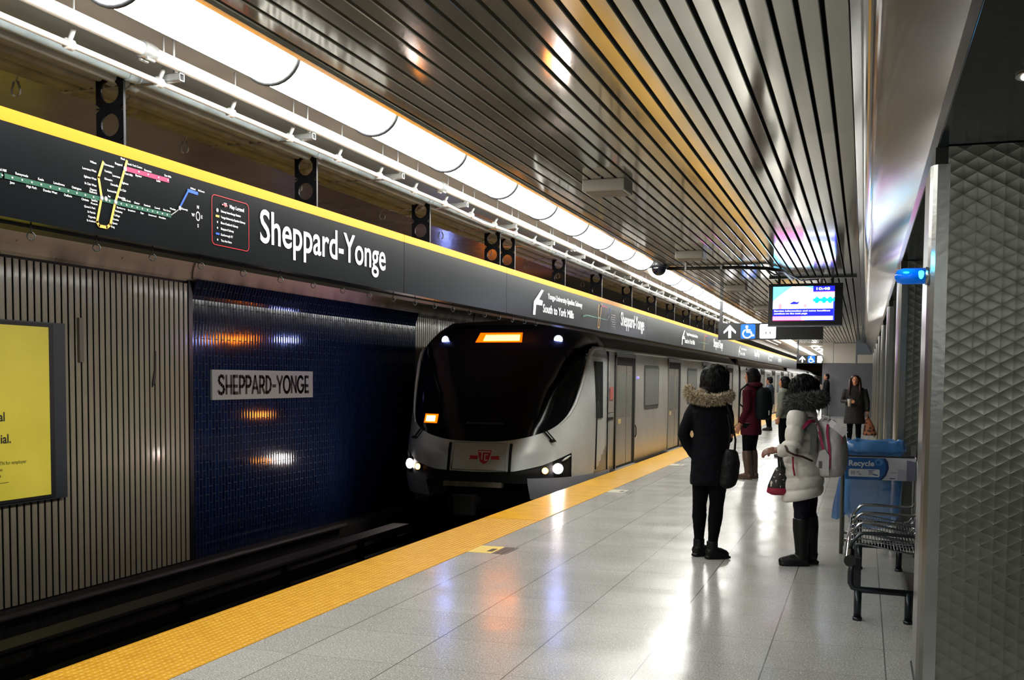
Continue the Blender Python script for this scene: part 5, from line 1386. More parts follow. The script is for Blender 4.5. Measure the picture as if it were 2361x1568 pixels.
# ---- person in the dark parka, seen from behind, facing right and away
def parka_person():
    p = person(-1.17, 8.68, 'person in a long navy parka with beige fur hood, back to the viewer')
    f = math.radians(38)
    hc = (0.005, 0.0, 1.485)
    hips = chain((-0.075, 0.02, 0.82), (0.045, -0.03, 0.82)); knees = chain((-0.105, 0.06, 0.45), (0.035, -0.01, 0.45))
    ank = chain((-0.105, 0.09, 0.09), (0.005, -0.02, 0.09)); toe = chain((-0.005, 0.17, 0.03), (0.135, 0.04, 0.03))
    bm = bmesh.new()
    loft(bm, [(-0.02, 0, 0.78, 0.115, 0.09, f + PI / 2), (-0.02, 0, 0.95, 0.09, 0.07, f + PI / 2), (-0.02, 0, 1.10, 0.085, 0.068, f + PI / 2), (-0.02, 0, 1.22, 0.11, 0.08, f + PI / 2), (-0.015, 0, 1.29, 0.085, 0.06, f + PI / 2), (-0.01, 0, 1.34, 0.05, 0.05, 0)])
    tube(bm, [(-0.01, 0, 1.32), (0.0, 0, 1.42)], 0.052, 12)
    head_prims(bm, hc, f, 0.98)
    legs_prims(bm, hips, knees, ank, toe, 0.92)
    sh = ((-0.14, 0.02, 1.25), (0.085, -0.02, 1.25)); el = ((-0.240, 0.0, 1.035), (0.125, 0.06, 1.03)); wr = ((-0.150, 0.02, 0.875), (0.09, 0.13, 0.96))
    for a, b, c in zip(sh, el, wr): tube(bm, [a, b, c], [0.05, 0.04, 0.028], 12)
    hand(bm, wr[0], (0.5, 0.2, -0.8), (-0.8, -0.3, -0.4), (0, 1, 0), 0.7); hand(bm, wr[1], (-0.8, 0.5, 0.0), (0, 0.3, 1), (0, 1, 0), 0.6)
    for a, t in zip(ank, toe): foot_prims(bm, a, t, 0.9)
    remeshed('body', bm, SKIN, p, 0.0075, 2)
    face_parts(p, hc, f, 0.98)
    NAVY = M('parka_navy', (6, 8, 14), 0.85, spec=0.12, bump=(22, 0.35)); BLK = M('legging_black', (5, 6, 8), 0.85, spec=0.1, bump=(30, 0.3)); SHOE = M('ankle_boot', (6, 6, 7), 0.5, spec=0.25)
    # coat
    bm = bmesh.new()
    loft(bm, [(-0.01, 0, 0.615, 0.175, 0.135, 0), (-0.012, 0, 0.66, 0.176, 0.14, 0), (-0.018, 0, 0.80, 0.162, 0.135, 0), (-0.02, 0, 0.92, 0.150, 0.125, 0), (-0.022, 0, 1.03, 0.142, 0.118, 0), (-0.025, 0, 1.13, 0.150, 0.12, 0), (-0.03, 0, 1.22, 0.160, 0.12, 0), (-0.03, 0, 1.275, 0.150, 0.105, 0), (-0.025, 0, 1.32, 0.11, 0.085, 0), (-0.02, 0, 1.345, 0.07, 0.07, 0)], 32)
    tube(bm, [(-0.145, 0.02, 1.265), (-0.185, 0.01, 1.19), (-0.235, 0.0, 1.08), (-0.245, 0.0, 1.03), (-0.215, 0.01, 0.95), (-0.155, 0.02, 0.865)], [0.062, 0.060, 0.052, 0.052, 0.050, 0.046], 16)
    tube(bm, [(0.085, -0.02, 1.265), (0.105, 0.02, 1.17), (0.115, 0.06, 1.05), (0.115, 0.09, 1.0), (0.08, 0.13, 0.96)], [0.062, 0.058, 0.050, 0.048, 0.042], 16)
    remeshed('parka', bm, NAVY, p, 0.009, 3, (0.07, 0.012))
    # hood lying on the shoulders
    bm = bmesh.new(); ball(bm, (-0.03, -0.03, 1.315), (0.150, 0.115, 0.055), 24, 12)
    ball(bm, (-0.165, -0.02, 1.33), (0.055, 0.06, 0.05)); remeshed('hood', bm, NAVY, p, 0.009, 3)
    FUR1 = M('fur_beige', (196, 182, 156), 0.9, spec=0.1, noise=(30, 0.3)); FUR2 = M('fur_brown', (112, 94, 66), 0.8, noise=(30, 0.3))
    bm = bmesh.new()
    ring = [(-0.205, -0.02, 1.40), (-0.19, -0.07, 1.355), (-0.13, -0.115, 1.335), (-0.05, -0.135, 1.325), (0.04, -0.12, 1.33), (0.105, -0.07, 1.345), (0.12, -0.01, 1.36), (0.10, 0.06, 1.37)]
    tube(bm, ring, [0.026, 0.034, 0.036, 0.038, 0.036, 0.033, 0.03, 0.025], 12); ft = remeshed('fur_trim', bm, FUR2, p, 0.009, 1)
    sp = [(Vector(ring[i]).lerp(Vector(ring[i + 1]), t), (0.036, 0.036, 0.038)) for i in range(len(ring) - 1) for t in (0, 0.33, 0.66)]
    fur(ft, 'fur_strands', FUR1, sp, 330, 0.026, 3, 0.15); fur(ft, 'fur_undercoat', FUR2, sp, 120, 0.03, 5, 0.35)
    bm = bmesh.new(); ball(bm, (-0.07, -0.035, 1.385), (0.075, 0.06, 0.035)); kl = remeshed('hood_lining', bm, M('lining_cream', (176, 162, 140), 0.8, noise=(20, 0.25)), p, 0.009, 2)
    fur(kl, 'lining_pile', M('lining_cream', (176, 162, 140), 0.8), [((-0.07, -0.035, 1.385), (0.077, 0.062, 0.037))], 900, 0.018, 6, 0.1)
    # hair
    bm = bmesh.new(); loft(bm, [(0.0, -0.01, 1.33, 0.105, 0.085, 0), (-0.002, -0.012, 1.40, 0.120, 0.100, 0), (-0.004, -0.01, 1.47, 0.116, 0.105, 0), (0.0, -0.005, 1.53, 0.112, 0.105, 0), (0.004, 0.0, 1.575, 0.090, 0.09, 0), (0.006, 0.0, 1.605, 0.055, 0.055, 0), (0.006, 0.0, 1.616, 0.02, 0.02, 0)], 28)
    ball(bm, (0.075, -0.02, 1.41), (0.035, 0.05, 0.05)); ball(bm, (-0.085, -0.02, 1.42), (0.035, 0.05, 0.055))
    h = remeshed('hair', bm, HAIRK, p, 0.008, 3, (0.035, 0.018))
    rnd = random.Random(9); bm = bmesh.new()
    for _ in range(260):
        t = rnd.uniform(0, 2 * PI); z0 = rnd.uniform(1.43, 1.58); k = 1.02
        q = [Vector(((0.112 + 0.006 * math.sin(i * 1.7 + t)) * math.cos(t + 0.05 * i) * (1 if z0 - i * 0.03 < 1.55 else 0.85), -0.008 + (0.10 + 0.006 * math.sin(i + t)) * math.sin(t + 0.05 * i) * (1 if z0 - i * 0.03 < 1.55 else 0.85), z0 - i * 0.028)) for i in range(6)]
        if q[0].y > 0.03 and z0 < 1.55: continue
        tube(bm, q, [0.003, 0.004, 0.004, 0.003, 0.002, 0.001], 4)
    new_obj('hair_locks', bm, HAIRK, h)
    # leggings and boots
    bm = bmesh.new(); legs_prims(bm, hips, knees, ank, toe, 1.02); loft(bm, [(-0.02, 0, 0.70, 0.155, 0.11, 0), (-0.02, 0, 0.86, 0.145, 0.11, 0)])
    remeshed('leggings', bm, BLK, p, 0.0085, 2, (0.03, 0.006))
    for a, t in zip(ank, toe):
        bm = bmesh.new(); foot_prims(bm, a, t, 1.02); tube(bm, [a + Vector((0, 0, 0.06)), a + Vector((0, 0, -0.03)), a + Vector((0, 0, -0.06))], [0.048, 0.048, 0.045], 14)
        remeshed('ankle_boot', bm, SHOE, p, 0.0075, 1)
    # shoulder bag hanging at the right hip
    b = empty('shoulder_bag', p.location, p.rotation_euler.z, 'slouchy black shoulder bag hanging at the right hip of the navy parka', 'bag')
    BG = M('bag_black', (6, 7, 8), 0.6, spec=0.2, bump=(14, 0.5))
    bm = bmesh.new(); loft(bm, [(0.12, -0.15, 0.605, 0.03, 0.03, 0), (0.12, -0.15, 0.63, 0.065, 0.05, 0), (0.135, -0.145, 0.72, 0.075, 0.055, 0), (0.142, -0.14, 0.82, 0.072, 0.05, 0), (0.14, -0.14, 0.90, 0.055, 0.035, 0), (0.138, -0.14, 0.925, 0.035, 0.02, 0)], 24)
    remeshed('bag_body', bm, BG, b, 0.009, 3, (0.06, 0.015))
    bm = bmesh.new(); tube(bm, [(0.17, -0.14, 0.91), (0.175, -0.135, 1.0), (0.155, -0.135, 1.10), (0.125, -0.13, 1.22), (0.09, -0.11, 1.31), (0.07, -0.04, 1.345)], 0.010, 6); tube(bm, [(0.115, -0.14, 0.91), (0.13, -0.145, 1.0), (0.13, -0.145, 1.10), (0.11, -0.14, 1.21)], 0.009, 6); new_obj('strap', bm, BG, b)
parka_person()

# ---- person in the white quilted coat, facing left, with backpack
def quilted_person():
    p = person(-0.455, 8.66, 'person in a white quilted coat and grey fur hood, facing left beside the navy parka')
    f = math.radians(172)
    hc = (-0.005, 0.0, 1.415)
    hips = chain((-0.005, -0.07, 0.78), (0.045, 0.07, 0.78)); knees = chain((0.0, -0.07, 0.43), (0.06, 0.06, 0.43))
    ank = chain((0.01, -0.07, 0.09), (0.085, 0.06, 0.10)); toe = chain((-0.165, -0.095, 0.03), (-0.06, 0.075, 0.03))
    bm = bmesh.new()
    loft(bm, [(0.01, 0, 0.74, 0.12, 0.15, 0), (0.0, 0, 0.92, 0.10, 0.13, 0), (0.0, 0, 1.06, 0.10, 0.13, 0), (0.0, 0, 1.20, 0.10, 0.16, 0), (0.0, 0, 1.26, 0.07, 0.12, 0), (0.0, 0, 1.30, 0.05, 0.055, 0)])
    tube(bm, [(0.0, 0, 1.26), (0.0, 0, 1.36)], 0.05, 12); head_prims(bm, hc, f, 0.96); legs_prims(bm, hips, knees, ank, toe, 0.92)
    tube(bm, [(-0.03, -0.16, 1.22), (-0.07, -0.20, 0.96), (-0.19, -0.215, 0.935)], [0.048, 0.038, 0.026], 12)
    tube(bm, [(-0.03, 0.16, 1.22), (-0.06, 0.19, 0.97), (-0.16, 0.10, 0.92)], [0.048, 0.038, 0.026], 12)
    hand(bm, (-0.185, -0.215, 0.935), (-0.93, 0.0, -0.12), (-0.15, -0.5, 0.8), (0, 0.6, 0.7), 0.75, 1.0); hand(bm, (-0.155, 0.10, 0.93), (-1, -0.3, -0.1), (0, 0, 1), (0, -1, 0), 0.8)
    for a, t in zip(ank, toe): foot_prims(bm, a, t, 0.9)
    remeshed('body', bm, M('skin_deep', (128, 88, 70), 0.5), p, 0.0065, 1)
    face_parts(p, hc, f, 0.96)
    WC = M('coat_white', (206, 202, 194), 0.55, noise=(4, 0.05), bump=(16, 0.25))
    # quilted body: stacked padded rolls, hem dips forward
    bm = bmesh.new(); rolls = []
    z = 0.535; zs = [0.535, 0.62, 0.72, 0.83, 0.93, 1.02, 1.11, 1.19, 1.27]
    def dims(z):
        T = [(0.52, 0.155, 0.175, 0.0), (0.62, 0.165, 0.18, 0.005), (0.72, 0.16, 0.175, 0.005), (0.83, 0.145, 0.165, -0.002), (0.95, 0.128, 0.155, -0.008), (1.08, 0.125, 0.160, -0.01), (1.20, 0.120, 0.165, -0.01), (1.28, 0.09, 0.12, -0.005), (1.32, 0.06, 0.07, 0)]
        for a, b in zip(T, T[1:]):
            if z <= b[0]:
                t = (z - a[0]) / (b[0] - a[0]); return [a[i] + (b[i] - a[i]) * t for i in (1, 2, 3)]
        return T[-1][1:]
    rings = []
    for a, b in zip(zs, zs[1:]):
        for k in range(6):
            t = k / 6; zz = a + (b - a) * t; rx, ry, cx = dims(zz); q = 0.93 + 0.10 * math.sin(PI * t) ** 0.5; rings.append((cx, 0, zz, rx * q, ry * q, 0))
    rings += [(-0.005, 0, 1.28, 0.088, 0.12, 0), (0, 0, 1.32, 0.06, 0.07, 0)]
    loft(bm, rings, 40)
    for v in bm.verts:      # seams slope up towards the back
        if v.co.z < 0.95: v.co.z += (v.co.x) * 0.22 * (0.95 - v.co.z) / 0.4
    def sleeve(pts, r0, r1, n):
        P = []; Rr = []; tot = len(pts) - 1
        for k in range(n * 6 + 1):
            t = k / (n * 6) * tot; i = min(int(t), tot - 1); P.append(Vector(pts[i]).lerp(Vector(pts[i + 1]), t - i)); Rr.append((r0 + (r1 - r0) * k / (n * 6)) * (0.84 + 0.20 * abs(math.sin(PI * (k / 6))) ** 0.6))
        tube(bm, P, Rr, 18)
    sleeve([(-0.045, -0.155, 1.235), (-0.06, -0.19, 1.12), (-0.07, -0.205, 1.0), (-0.075, -0.21, 0.955)], 0.078, 0.068, 3)
    sleeve([(-0.06, -0.205, 0.955), (-0.12, -0.212, 0.935), (-0.195, -0.215, 0.93)], 0.066, 0.048, 2)
    sleeve([(-0.045, 0.155, 1.235), (-0.05, 0.19, 1.0)], 0.074, 0.06, 3); sleeve([(-0.05, 0.19, 0.99), (-0.15, 0.12, 0.93)], 0.06, 0.045, 2)
    remeshed('quilted_coat', bm, WC, p, 0.0085, 1, (0.06, 0.006))
    # hood with thick grey fur
    FG = M('fur_grey', (104, 104, 102), 0.9, spec=0.1, noise=(20, 0.35)); FD = M('fur_charcoal', (62, 62, 61), 0.9, spec=0.1, noise=(20, 0.3))
    bm = bmesh.new(); ball(bm, (0.035, 0.0, 1.325), (0.13, 0.15, 0.06), 24, 14); ball(bm, (0.10, 0.02, 1.34), (0.06, 0.10, 0.05)); hd = remeshed('fur_hood', bm, FD, p, 0.010, 2)
    sp = [((0.015 + 0.105 * math.cos(t), 0.145 * math.sin(t), 1.325 + 0.02 * math.cos(t)), (0.055, 0.055, 0.05)) for t in [k * 2 * PI / 12 for k in range(12)]] + [((0.09, -0.05, 1.345), (0.06, 0.07, 0.045))]
    fur(hd, 'fur_strands', FG, sp, 620, 0.042, 13, 0.25); fur(hd, 'fur_undercoat', FD, sp, 300, 0.048, 14, 0.3)
    # hair
    bm = bmesh.new(); loft(bm, [(0.0, 0.0, 1.30, 0.10, 0.105, 0), (-0.004, 0.0, 1.36, 0.118, 0.118, 0), (-0.002, 0.0, 1.42, 0.112, 0.115, 0), (0.0, 0.0, 1.47, 0.104, 0.108, 0), (-0.002, 0.0, 1.51, 0.080, 0.085, 0), (-0.004, 0.0, 1.532, 0.045, 0.05, 0), (-0.004, 0, 1.54, 0.015, 0.015, 0)], 28)
    h = remeshed('hair', bm, HAIRK, p, 0.008, 2, (0.03, 0.022))
    rnd = random.Random(19); bm = bmesh.new()
    for _ in range(320):
        t = rnd.uniform(0, 2 * PI); z0 = rnd.uniform(1.38, 1.51); q = []
        for i in range(7):
            zz = z0 - i * 0.024; rr = 0.112 if zz < 1.46 else 0.112 - (zz - 1.46) * 0.45
            q.append(Vector(((rr + 0.008 * math.sin(i * 1.9 + t * 7)) * math.cos(t + 0.07 * math.sin(i * 1.3 + t)), (rr + 0.008 * math.sin(i * 1.9 + t * 7)) * math.sin(t + 0.07 * math.sin(i * 1.3 + t)), zz)))
        tube(bm, q, [0.003, 0.004, 0.004, 0.004, 0.003, 0.002, 0.001], 4)
    new_obj('hair_locks', bm, HAIRK, h)
    # trousers and tall boots
    bm = bmesh.new(); legs_prims(bm, hips, knees, ank, toe, 1.02); remeshed('trousers', bm, M('trouser_navy', (10, 11, 26), 0.75, spec=0.15, bump=(26, 0.4)), p, 0.0085, 2, (0.03, 0.010))
    BT = M('tall_boot', (6, 7, 7), 0.45, spec=0.3, bump=(10, 0.3))
    for a, t, k in zip(ank, toe, knees):
        top = k.lerp(a, 0.12)
        bm = bmesh.new(); foot_prims(bm, a, t, 1.04); tube(bm, [top, top.lerp(a, 0.3), top.lerp(a, 0.7), a + Vector((0, 0, 0.0)), a + Vector((0, 0, -0.05))], [0.068, 0.069, 0.056, 0.050, 0.046], 16)
        remeshed('tall_boot', bm, BT, p, 0.0075, 1)
    bm = bmesh.new(); tube(bm, [(-0.075, -0.196, 0.90), (-0.07, -0.20, 0.80), (-0.057, -0.198, 0.735)], 0.008, 6); new_obj('drawcord', bm, M('cord_crimson', (160, 22, 60), 0.45), p)
    # backpack
    b = empty('backpack', p.location, p.rotation_euler.z, 'pale grey backpack with crimson stripes, worn over the white quilted coat', 'backpack')
    PG = M('pack_grey', (186, 184, 184), 0.5, noise=(5, 0.06), bump=(12, 0.25)); PK = M('pack_crimson', (146, 22, 74), 0.5); PW = M('pack_white', (224, 220, 224), 0.45); PD = M('pack_charcoal', (84, 86, 86), 0.6)
    bm = bmesh.new()
    loft(bm, [(0.20, -0.02, 0.72, 0.055, 0.06, 0), (0.215, -0.02, 0.735, 0.10, 0.12, 0), (0.225, -0.02, 0.80, 0.118, 0.15, 0), (0.23, -0.02, 0.92, 0.118, 0.155, 0), (0.225, -0.02, 1.03, 0.108, 0.15, 0), (0.205, -0.02, 1.11, 0.090, 0.13, 0), (0.18, -0.02, 1.165, 0.065, 0.10, 0), (0.165, -0.02, 1.185, 0.03, 0.05, 0)], 32)
    bd = remeshed('pack_body', bm, PG, b, 0.010, 3, (0.08, 0.014))
    def ribbon(nm, pts, w_, mat, par, th=0.004):
        bm = bmesh.new(); prev = None
        for i, q in enumerate(pts):
            q = Vector(q); d = (Vector(pts[min(i + 1, len(pts) - 1)]) - Vector(pts[max(i - 1, 0)])).normalized(); sd = d.cross(Vector((0, -1, 0))).normalized() * w_ / 2
            row = [bm.verts.new(q + sd), bm.verts.new(q - sd), bm.verts.new(q - sd + Vector((0, th, 0))), bm.verts.new(q + sd + Vector((0, th, 0)))]
            if prev:
                for k in range(4): bm.faces.new((prev[k], prev[(k + 1) % 4], row[(k + 1) % 4], row[k]))
            else: bm.faces.new(row)
            prev = row
        bm.faces.new(prev[::-1]); return new_obj(nm, bm, mat, par)
    # side seams in crimson curving down the near side, white piping beside them
    ribbon('stripe', [(0.10, -0.165, 1.145), (0.125, -0.178, 1.07), (0.145, -0.186, 0.98), (0.160, -0.188, 0.93)], 0.020, PK, bd)
    ribbon('stripe', [(0.185, -0.150, 1.145), (0.180, -0.172, 1.08), (0.195, -0.180, 0.98), (0.205, -0.182, 0.88), (0.200, -0.178, 0.79)], 0.020, PK, bd)
    ribbon('stripe', [(0.285, -0.130, 1.085), (0.288, -0.14, 1.0), (0.272, -0.155, 0.90), (0.245, -0.165, 0.81)], 0.020, PK, bd)
    ribbon('piping', [(0.075, -0.155, 1.165), (0.105, -0.172, 1.12), (0.12, -0.178, 1.05), (0.15, -0.186, 0.97), (0.17, -0.186, 0.90)], 0.012, PW, bd)
    ribbon('top_yoke', [(0.195, -0.15, 1.160), (0.235, -0.155, 1.135), (0.275, -0.150, 1.105), (0.318, -0.135, 1.065)], 0.055, PW, bd, 0.01)
    bm = bmesh.new(); tube(bm, [(0.135, -0.08, 1.17), (0.165, -0.09, 1.205), (0.195, -0.09, 1.20), (0.185, -0.08, 1.165)], 0.012, 8); new_obj('grab_loop', bm, PW, b)
    bm = bmesh.new(); prism(bm, [(0.10, 0.82), (0.165, 0.76), (0.20, 0.74), (0.20, 0.90), (0.165, 0.95), (0.125, 0.93)], 0.012, lambda a, c, d_: (a, -0.178 - d_, c)); new_obj('side_pocket', bm, PG, bd)
    bm = bmesh.new(); box(bm, 0.122, 0.145, -0.196, -0.184, 0.80, 0.855, 0, 0.003); new_obj('tag', bm, PD, bd)
    # shoulder strap: crimson yoke, charcoal pad, thin belt round the elbow
    st = ribbon('shoulder_strap', [(0.09, -0.165, 1.165), (0.06, -0.205, 1.17), (0.03, -0.222, 1.155), (-0.01, -0.23, 1.11)], 0.026, PK, b)
    bm = bmesh.new(); prism(bm, [(0.085, 1.155), (0.02, 1.15), (-0.03, 1.08), (-0.035, 1.055), (0.03, 1.09), (0.055, 1.05), (0.055, 0.95), (0.045, 0.90), (0.07, 0.905), (0.098, 0.97), (0.105, 1.07)], 0.012, lambda a, c, d_: (a, -0.185 - d_ - max(0, 0.03 - a) * 0.7, c)); new_obj('strap_pad', bm, PD, b)
    bm = bmesh.new(); tube(bm, [(-0.135, -0.262, 0.975), (-0.115, -0.285, 0.93), (-0.06, -0.286, 0.905), (0.0, -0.24, 0.89), (0.075, -0.20, 0.855)], 0.008, 6); new_obj('waist_belt', bm, M('belt_maroon', (58, 14, 24), 0.5), b)
    # patterned handbag carried low in front
    g = empty('handbag', p.location, p.rotation_euler.z, 'black and white patterned handbag with crimson base in front of the white coat', 'bag')
    n = NT('handbag_print', 0.55); wv = n.nt.nodes.new('ShaderNodeTexVoronoi'); wv.inputs['Scale'].default_value = 42; n.link(n.obj, wv.inputs['Vector'])
    x_, y_, z_ = n.sep()
    c = n.mix(n.rng(n.math('ADD', wv.outputs['Distance'], n.math('MULTIPLY', n.noise(30), 0.5)), 0.98, 1.04), lin((16, 14, 14)), lin((196, 186, 176)))
    n.color(n.mix(n.rng(z_, 0.622, 0.626), lin((142, 14, 48)), c))
    bm = bmesh.new(); loft(bm, [(-0.185, -0.08, 0.565, 0.05, 0.03, 0), (-0.19, -0.08, 0.585, 0.085, 0.045, 0), (-0.185, -0.08, 0.64, 0.082, 0.045, 0), (-0.175, -0.08, 0.72, 0.060, 0.035, 0), (-0.165, -0.08, 0.785, 0.042, 0.022, 0), (-0.16, -0.08, 0.80, 0.02, 0.012, 0)], 22)
    remeshed('bag_body', bm, n.m, g, 0.008, 2)
    bm = bmesh.new(); tube(bm, [(-0.15, -0.09, 0.79), (-0.165, -0.15, 0.86), (-0.165, -0.20, 0.905)], [0.018, 0.012, 0.010], 8); tube(bm, [(-0.18, -0.08, 0.79), (-0.185, -0.12, 0.86), (-0.175, -0.20, 0.91)], 0.009, 6); new_obj('handle', bm, BLACK, g)
quilted_person()

# ---- generic standing figure in a coat, used for the more distant people
def figure(x, y, label, H, f, coat_mat, hem, hair_mat, leg_mat, shoe_mat, width=1.0, boots=None, arms=None, hair=None, step=0.0, group=None, skin=SKIN, vox=0.012):
    p = person(x, y, label, group)
    k = H / 1.66; F = rotz((1, 0, 0), f); L = rotz((0, 1, 0), f)
    def P(a, b, z): q = F * a + L * b; return Vector((q.x, q.y, z * k))
    hc = P(0.01, 0, 1.53); an = f
    hips = [P(0, s * 0.085, 0.84) for s in (-1, 1)]; knees = [P(0.02 + s * step * 0.5, s * 0.09, 0.46) for s in (-1, 1)]; ank = [P(-0.02 + s * step, s * 0.10, 0.09) for s in (-1, 1)]; toe = [P(0.15 + s * step, s * 0.115, 0.03) for s in (-1, 1)]
    arms = arms or [((0.0, 0.05, 1.02), (0.06, 0.03, 0.80))] * 2
    A = []
    for s, (el, wr) in zip((-1, 1), arms):
        A.append((P(0, s * 0.165 * width, 1.33), P(el[0], s * (0.19 * width + el[1]), el[2]), P(wr[0], s * (0.19 * width + wr[1]), wr[2])))
    bm = bmesh.new()
    loft(bm, [(0, 0, 0.80 * k, 0.10, 0.15, an), (0, 0, 1.02 * k, 0.095, 0.13, an), (0, 0, 1.28 * k, 0.10, 0.17 * width, an), (0, 0, 1.36 * k, 0.07, 0.12, an), (0, 0, 1.40 * k, 0.05, 0.05, an)])
    tube(bm, [P(0, 0, 1.36), P(0, 0, 1.46)], 0.052, 12); head_prims(bm, hc, f, k); legs_prims(bm, hips, knees, ank, toe, k)
    for a, b, c in A:
        tube(bm, [a, b, c], [0.048, 0.04, 0.028], 10); d = (c - b).normalized(); hand(bm, c, d, L * (1 if c.dot(L) > 0 else -1), F, 0.6, k)
    for a, t in zip(ank, toe): foot_prims(bm, a, t, k)
    remeshed('body', bm, skin, p, 0.009, 1)
    face_parts(p, hc, f, k)
    bm = bmesh.new()
    loft(bm, [(0, 0, hem * k, 0.145, 0.20 * width, an), (0, 0, (hem + 0.06) * k, 0.15, 0.205 * width, an), (0, 0, 0.92 * k if hem < 0.85 else (hem + 0.1) * k, 0.135, 0.18 * width, an), (0, 0, 1.10 * k, 0.125, 0.175 * width, an), (0, 0, 1.28 * k, 0.125, 0.20 * width, an), (0, 0, 1.36 * k, 0.10, 0.16 * width, an), (0, 0, 1.42 * k, 0.07, 0.08, an)], 28)
    for a, b, c in A: tube(bm, [a, a.lerp(b, 0.5), b, c.lerp(b, 0.15)], [0.072, 0.066, 0.058, 0.046], 14)
    remeshed('coat', bm, coat_mat, p, vox, 2, (0.06, 0.014))
    bm = bmesh.new(); legs_prims(bm, hips, knees, ank, toe, 1.06 * k); remeshed('trousers', bm, leg_mat, p, vox, 1)
    for kn, a, t in zip(knees, ank, toe):
        bm = bmesh.new(); foot_prims(bm, a, t, 1.05 * k)
        if boots:
            top = kn.lerp(a, 0.10); tube(bm, [top, top.lerp(a, 0.3), top.lerp(a, 0.75), a - Vector((0, 0, 0.05))], [0.070, 0.072, 0.056, 0.048], 14)
        else: tube(bm, [a + Vector((0, 0, 0.03)), a - Vector((0, 0, 0.05))], 0.048, 12)
        remeshed('boot' if boots else 'shoe', bm, shoe_mat, p, 0.01, 1)
    bm = bmesh.new(); hs = hair or 'short'
    c = hc - F * 0.018 * k
    if hs == 'short':
        ball(bm, c + Vector((0, 0, 0.035)) * k, (0.098 * k, 0.086 * k, 0.092 * k), 18, 12, Matrix((F, L, Vector((0, 0, 1)))).transposed()); ball(bm, c - F * 0.03 * k - Vector((0, 0, 0.03)) * k, (0.07 * k, 0.074 * k, 0.07 * k))
    else:
        b = c - F * 0.025 * k
        loft(bm, [(b.x, b.y, c.z - (0.24 if hs == 'long' else 0.13) * k, 0.07, 0.10, an), (b.x, b.y, c.z - 0.08 * k, 0.088, 0.112, an), (b.x, b.y, c.z, 0.098, 0.112, an), (c.x, c.y, c.z + 0.06 * k, 0.10, 0.10, an), (c.x, c.y, c.z + 0.105 * k, 0.07, 0.07, an), (c.x, c.y, c.z + 0.125 * k, 0.03, 0.03, an)], 24)
    # keep the face free
    for v in bm.verts:
        d = v.co - hc
        a_ = d.dot(F)
        if a_ > 0.05 * k and d.z < 0.055 * k: v.co -= F * (a_ - 0.05 * k) * 0.95
    remeshed('hair', bm, hair_mat, p, 0.009, 1, (0.03, 0.015))
    return p, P, F, L, k
MAROON = M('coat_maroon', (64, 12, 27), 0.8, spec=0.15, bump=(18, 0.3)); NAVYP = M('pack_dark', (8, 14, 18), 0.7, spec=0.15, bump=(16, 0.3)); DKGREY = M('jacket_slate', (44, 52, 66), 0.65, bump=(14, 0.3)); BLKC = M('coat_black', (10, 12, 13), 0.8, spec=0.12, bump=(14, 0.25)); LEGK = M('legging_black', (7, 8, 10), 0.7); TANB = M('boot_brown', (84, 62, 50), 0.4)

p, P, F, L, k = figure(-1.60, 16.0, 'person in a maroon coat and brown boots, between the navy parka and the white coat', 1.68, math.radians(152), MAROON, 0.66, M('hair_dark', (14, 10, 9), 0.65, spec=0.15), LEGK, TANB, 0.9, True, [((-0.02, 0.0, 1.05), (0.08, 0.0, 0.80)), ((-0.02, 0.0, 1.05), (0.10, 0.0, 0.80))], 'bob')
bm = bmesh.new(); ball(bm, P(-0.04, 0, 1.40), (0.13, 0.14, 0.06), 20, 12); remeshed('hood', bm, MAROON, p, 0.012, 2)
b = empty('backpack', p.location, p.rotation_euler.z, 'black backpack on the back of the maroon coat', 'backpack')
c = P(-0.20, 0, 1.12); bm = bmesh.new(); loft(bm, [(c.x, c.y, 0.90, 0.08, 0.12, math.radians(152)), (c.x, c.y, 0.94, 0.11, 0.15, math.radians(152)), (c.x, c.y, 1.15, 0.12, 0.155, math.radians(152)), (c.x, c.y, 1.32, 0.10, 0.14, math.radians(152)), (c.x, c.y, 1.38, 0.05, 0.09, math.radians(152))], 22); bd = remeshed('pack_body', bm, NAVYP, b, 0.012, 2)
bm = bmesh.new()
for s in (-1, 1): tube(bm, [P(-0.12, s * 0.10, 1.36), P(0.0, s * 0.13, 1.42), P(0.12, s * 0.13, 1.32), P(0.13, s * 0.14, 1.12), P(-0.06, s * 0.18, 1.0)], 0.014, 6)
new_obj('shoulder_straps', bm, NAVYP, b)
bm = bmesh.new(); q = P(-0.315, 0.05, 1.0); tube(bm, [q + Vector((0, 0, -0.04)), q + Vector((0, 0, 0.03))], 0.008, 6); new_obj('zip_pull', bm, PIPEW, b)

figure(-2.67, 31.8, 'person in a dark slate jacket standing near the yellow strip, behind the maroon coat', 1.62, math.radians(160), DKGREY, 0.80, HAIRK, LEGK, M('shoe_black', (12, 12, 12), 0.4), 1.1, False, [((0.0, 0.02, 1.08), (0.12, 0.0, 0.92))] * 2, 'short')
figure(-1.46, 44.4, 'distant person in a long black coat, beside the left edge of the far dark wall', 1.80, math.radians(190), BLKC, 0.62, HAIRK, M('trouser_grey', (84, 86, 86), 0.7), M('shoe_black', (12, 12, 12), 0.4), 1.1, False, [((0.05, 0.0, 1.08), (0.14, -0.04, 0.95))] * 2, 'short')
figure(-1.47, 20.9, 'person in a grey green coat with a red collar, half hidden behind the white coat', 1.58, math.radians(170), M('coat_sage', (98, 100, 90), 0.7), 0.80, HAIRK, LEGK, M('shoe_black', (12, 12, 12), 0.4), 1.0, False, None, 'bob')
o = figure(-2.2, 54.0, 'tiny faraway person in a pale jacket, left of the long black coat', 1.62, math.radians(-100), M('jacket_pale', (150, 132, 120), 0.7), 0.80, HAIRK, LEGK, M('shoe_black', (12, 12, 12), 0.4), 1.0, False, None, 'bob')

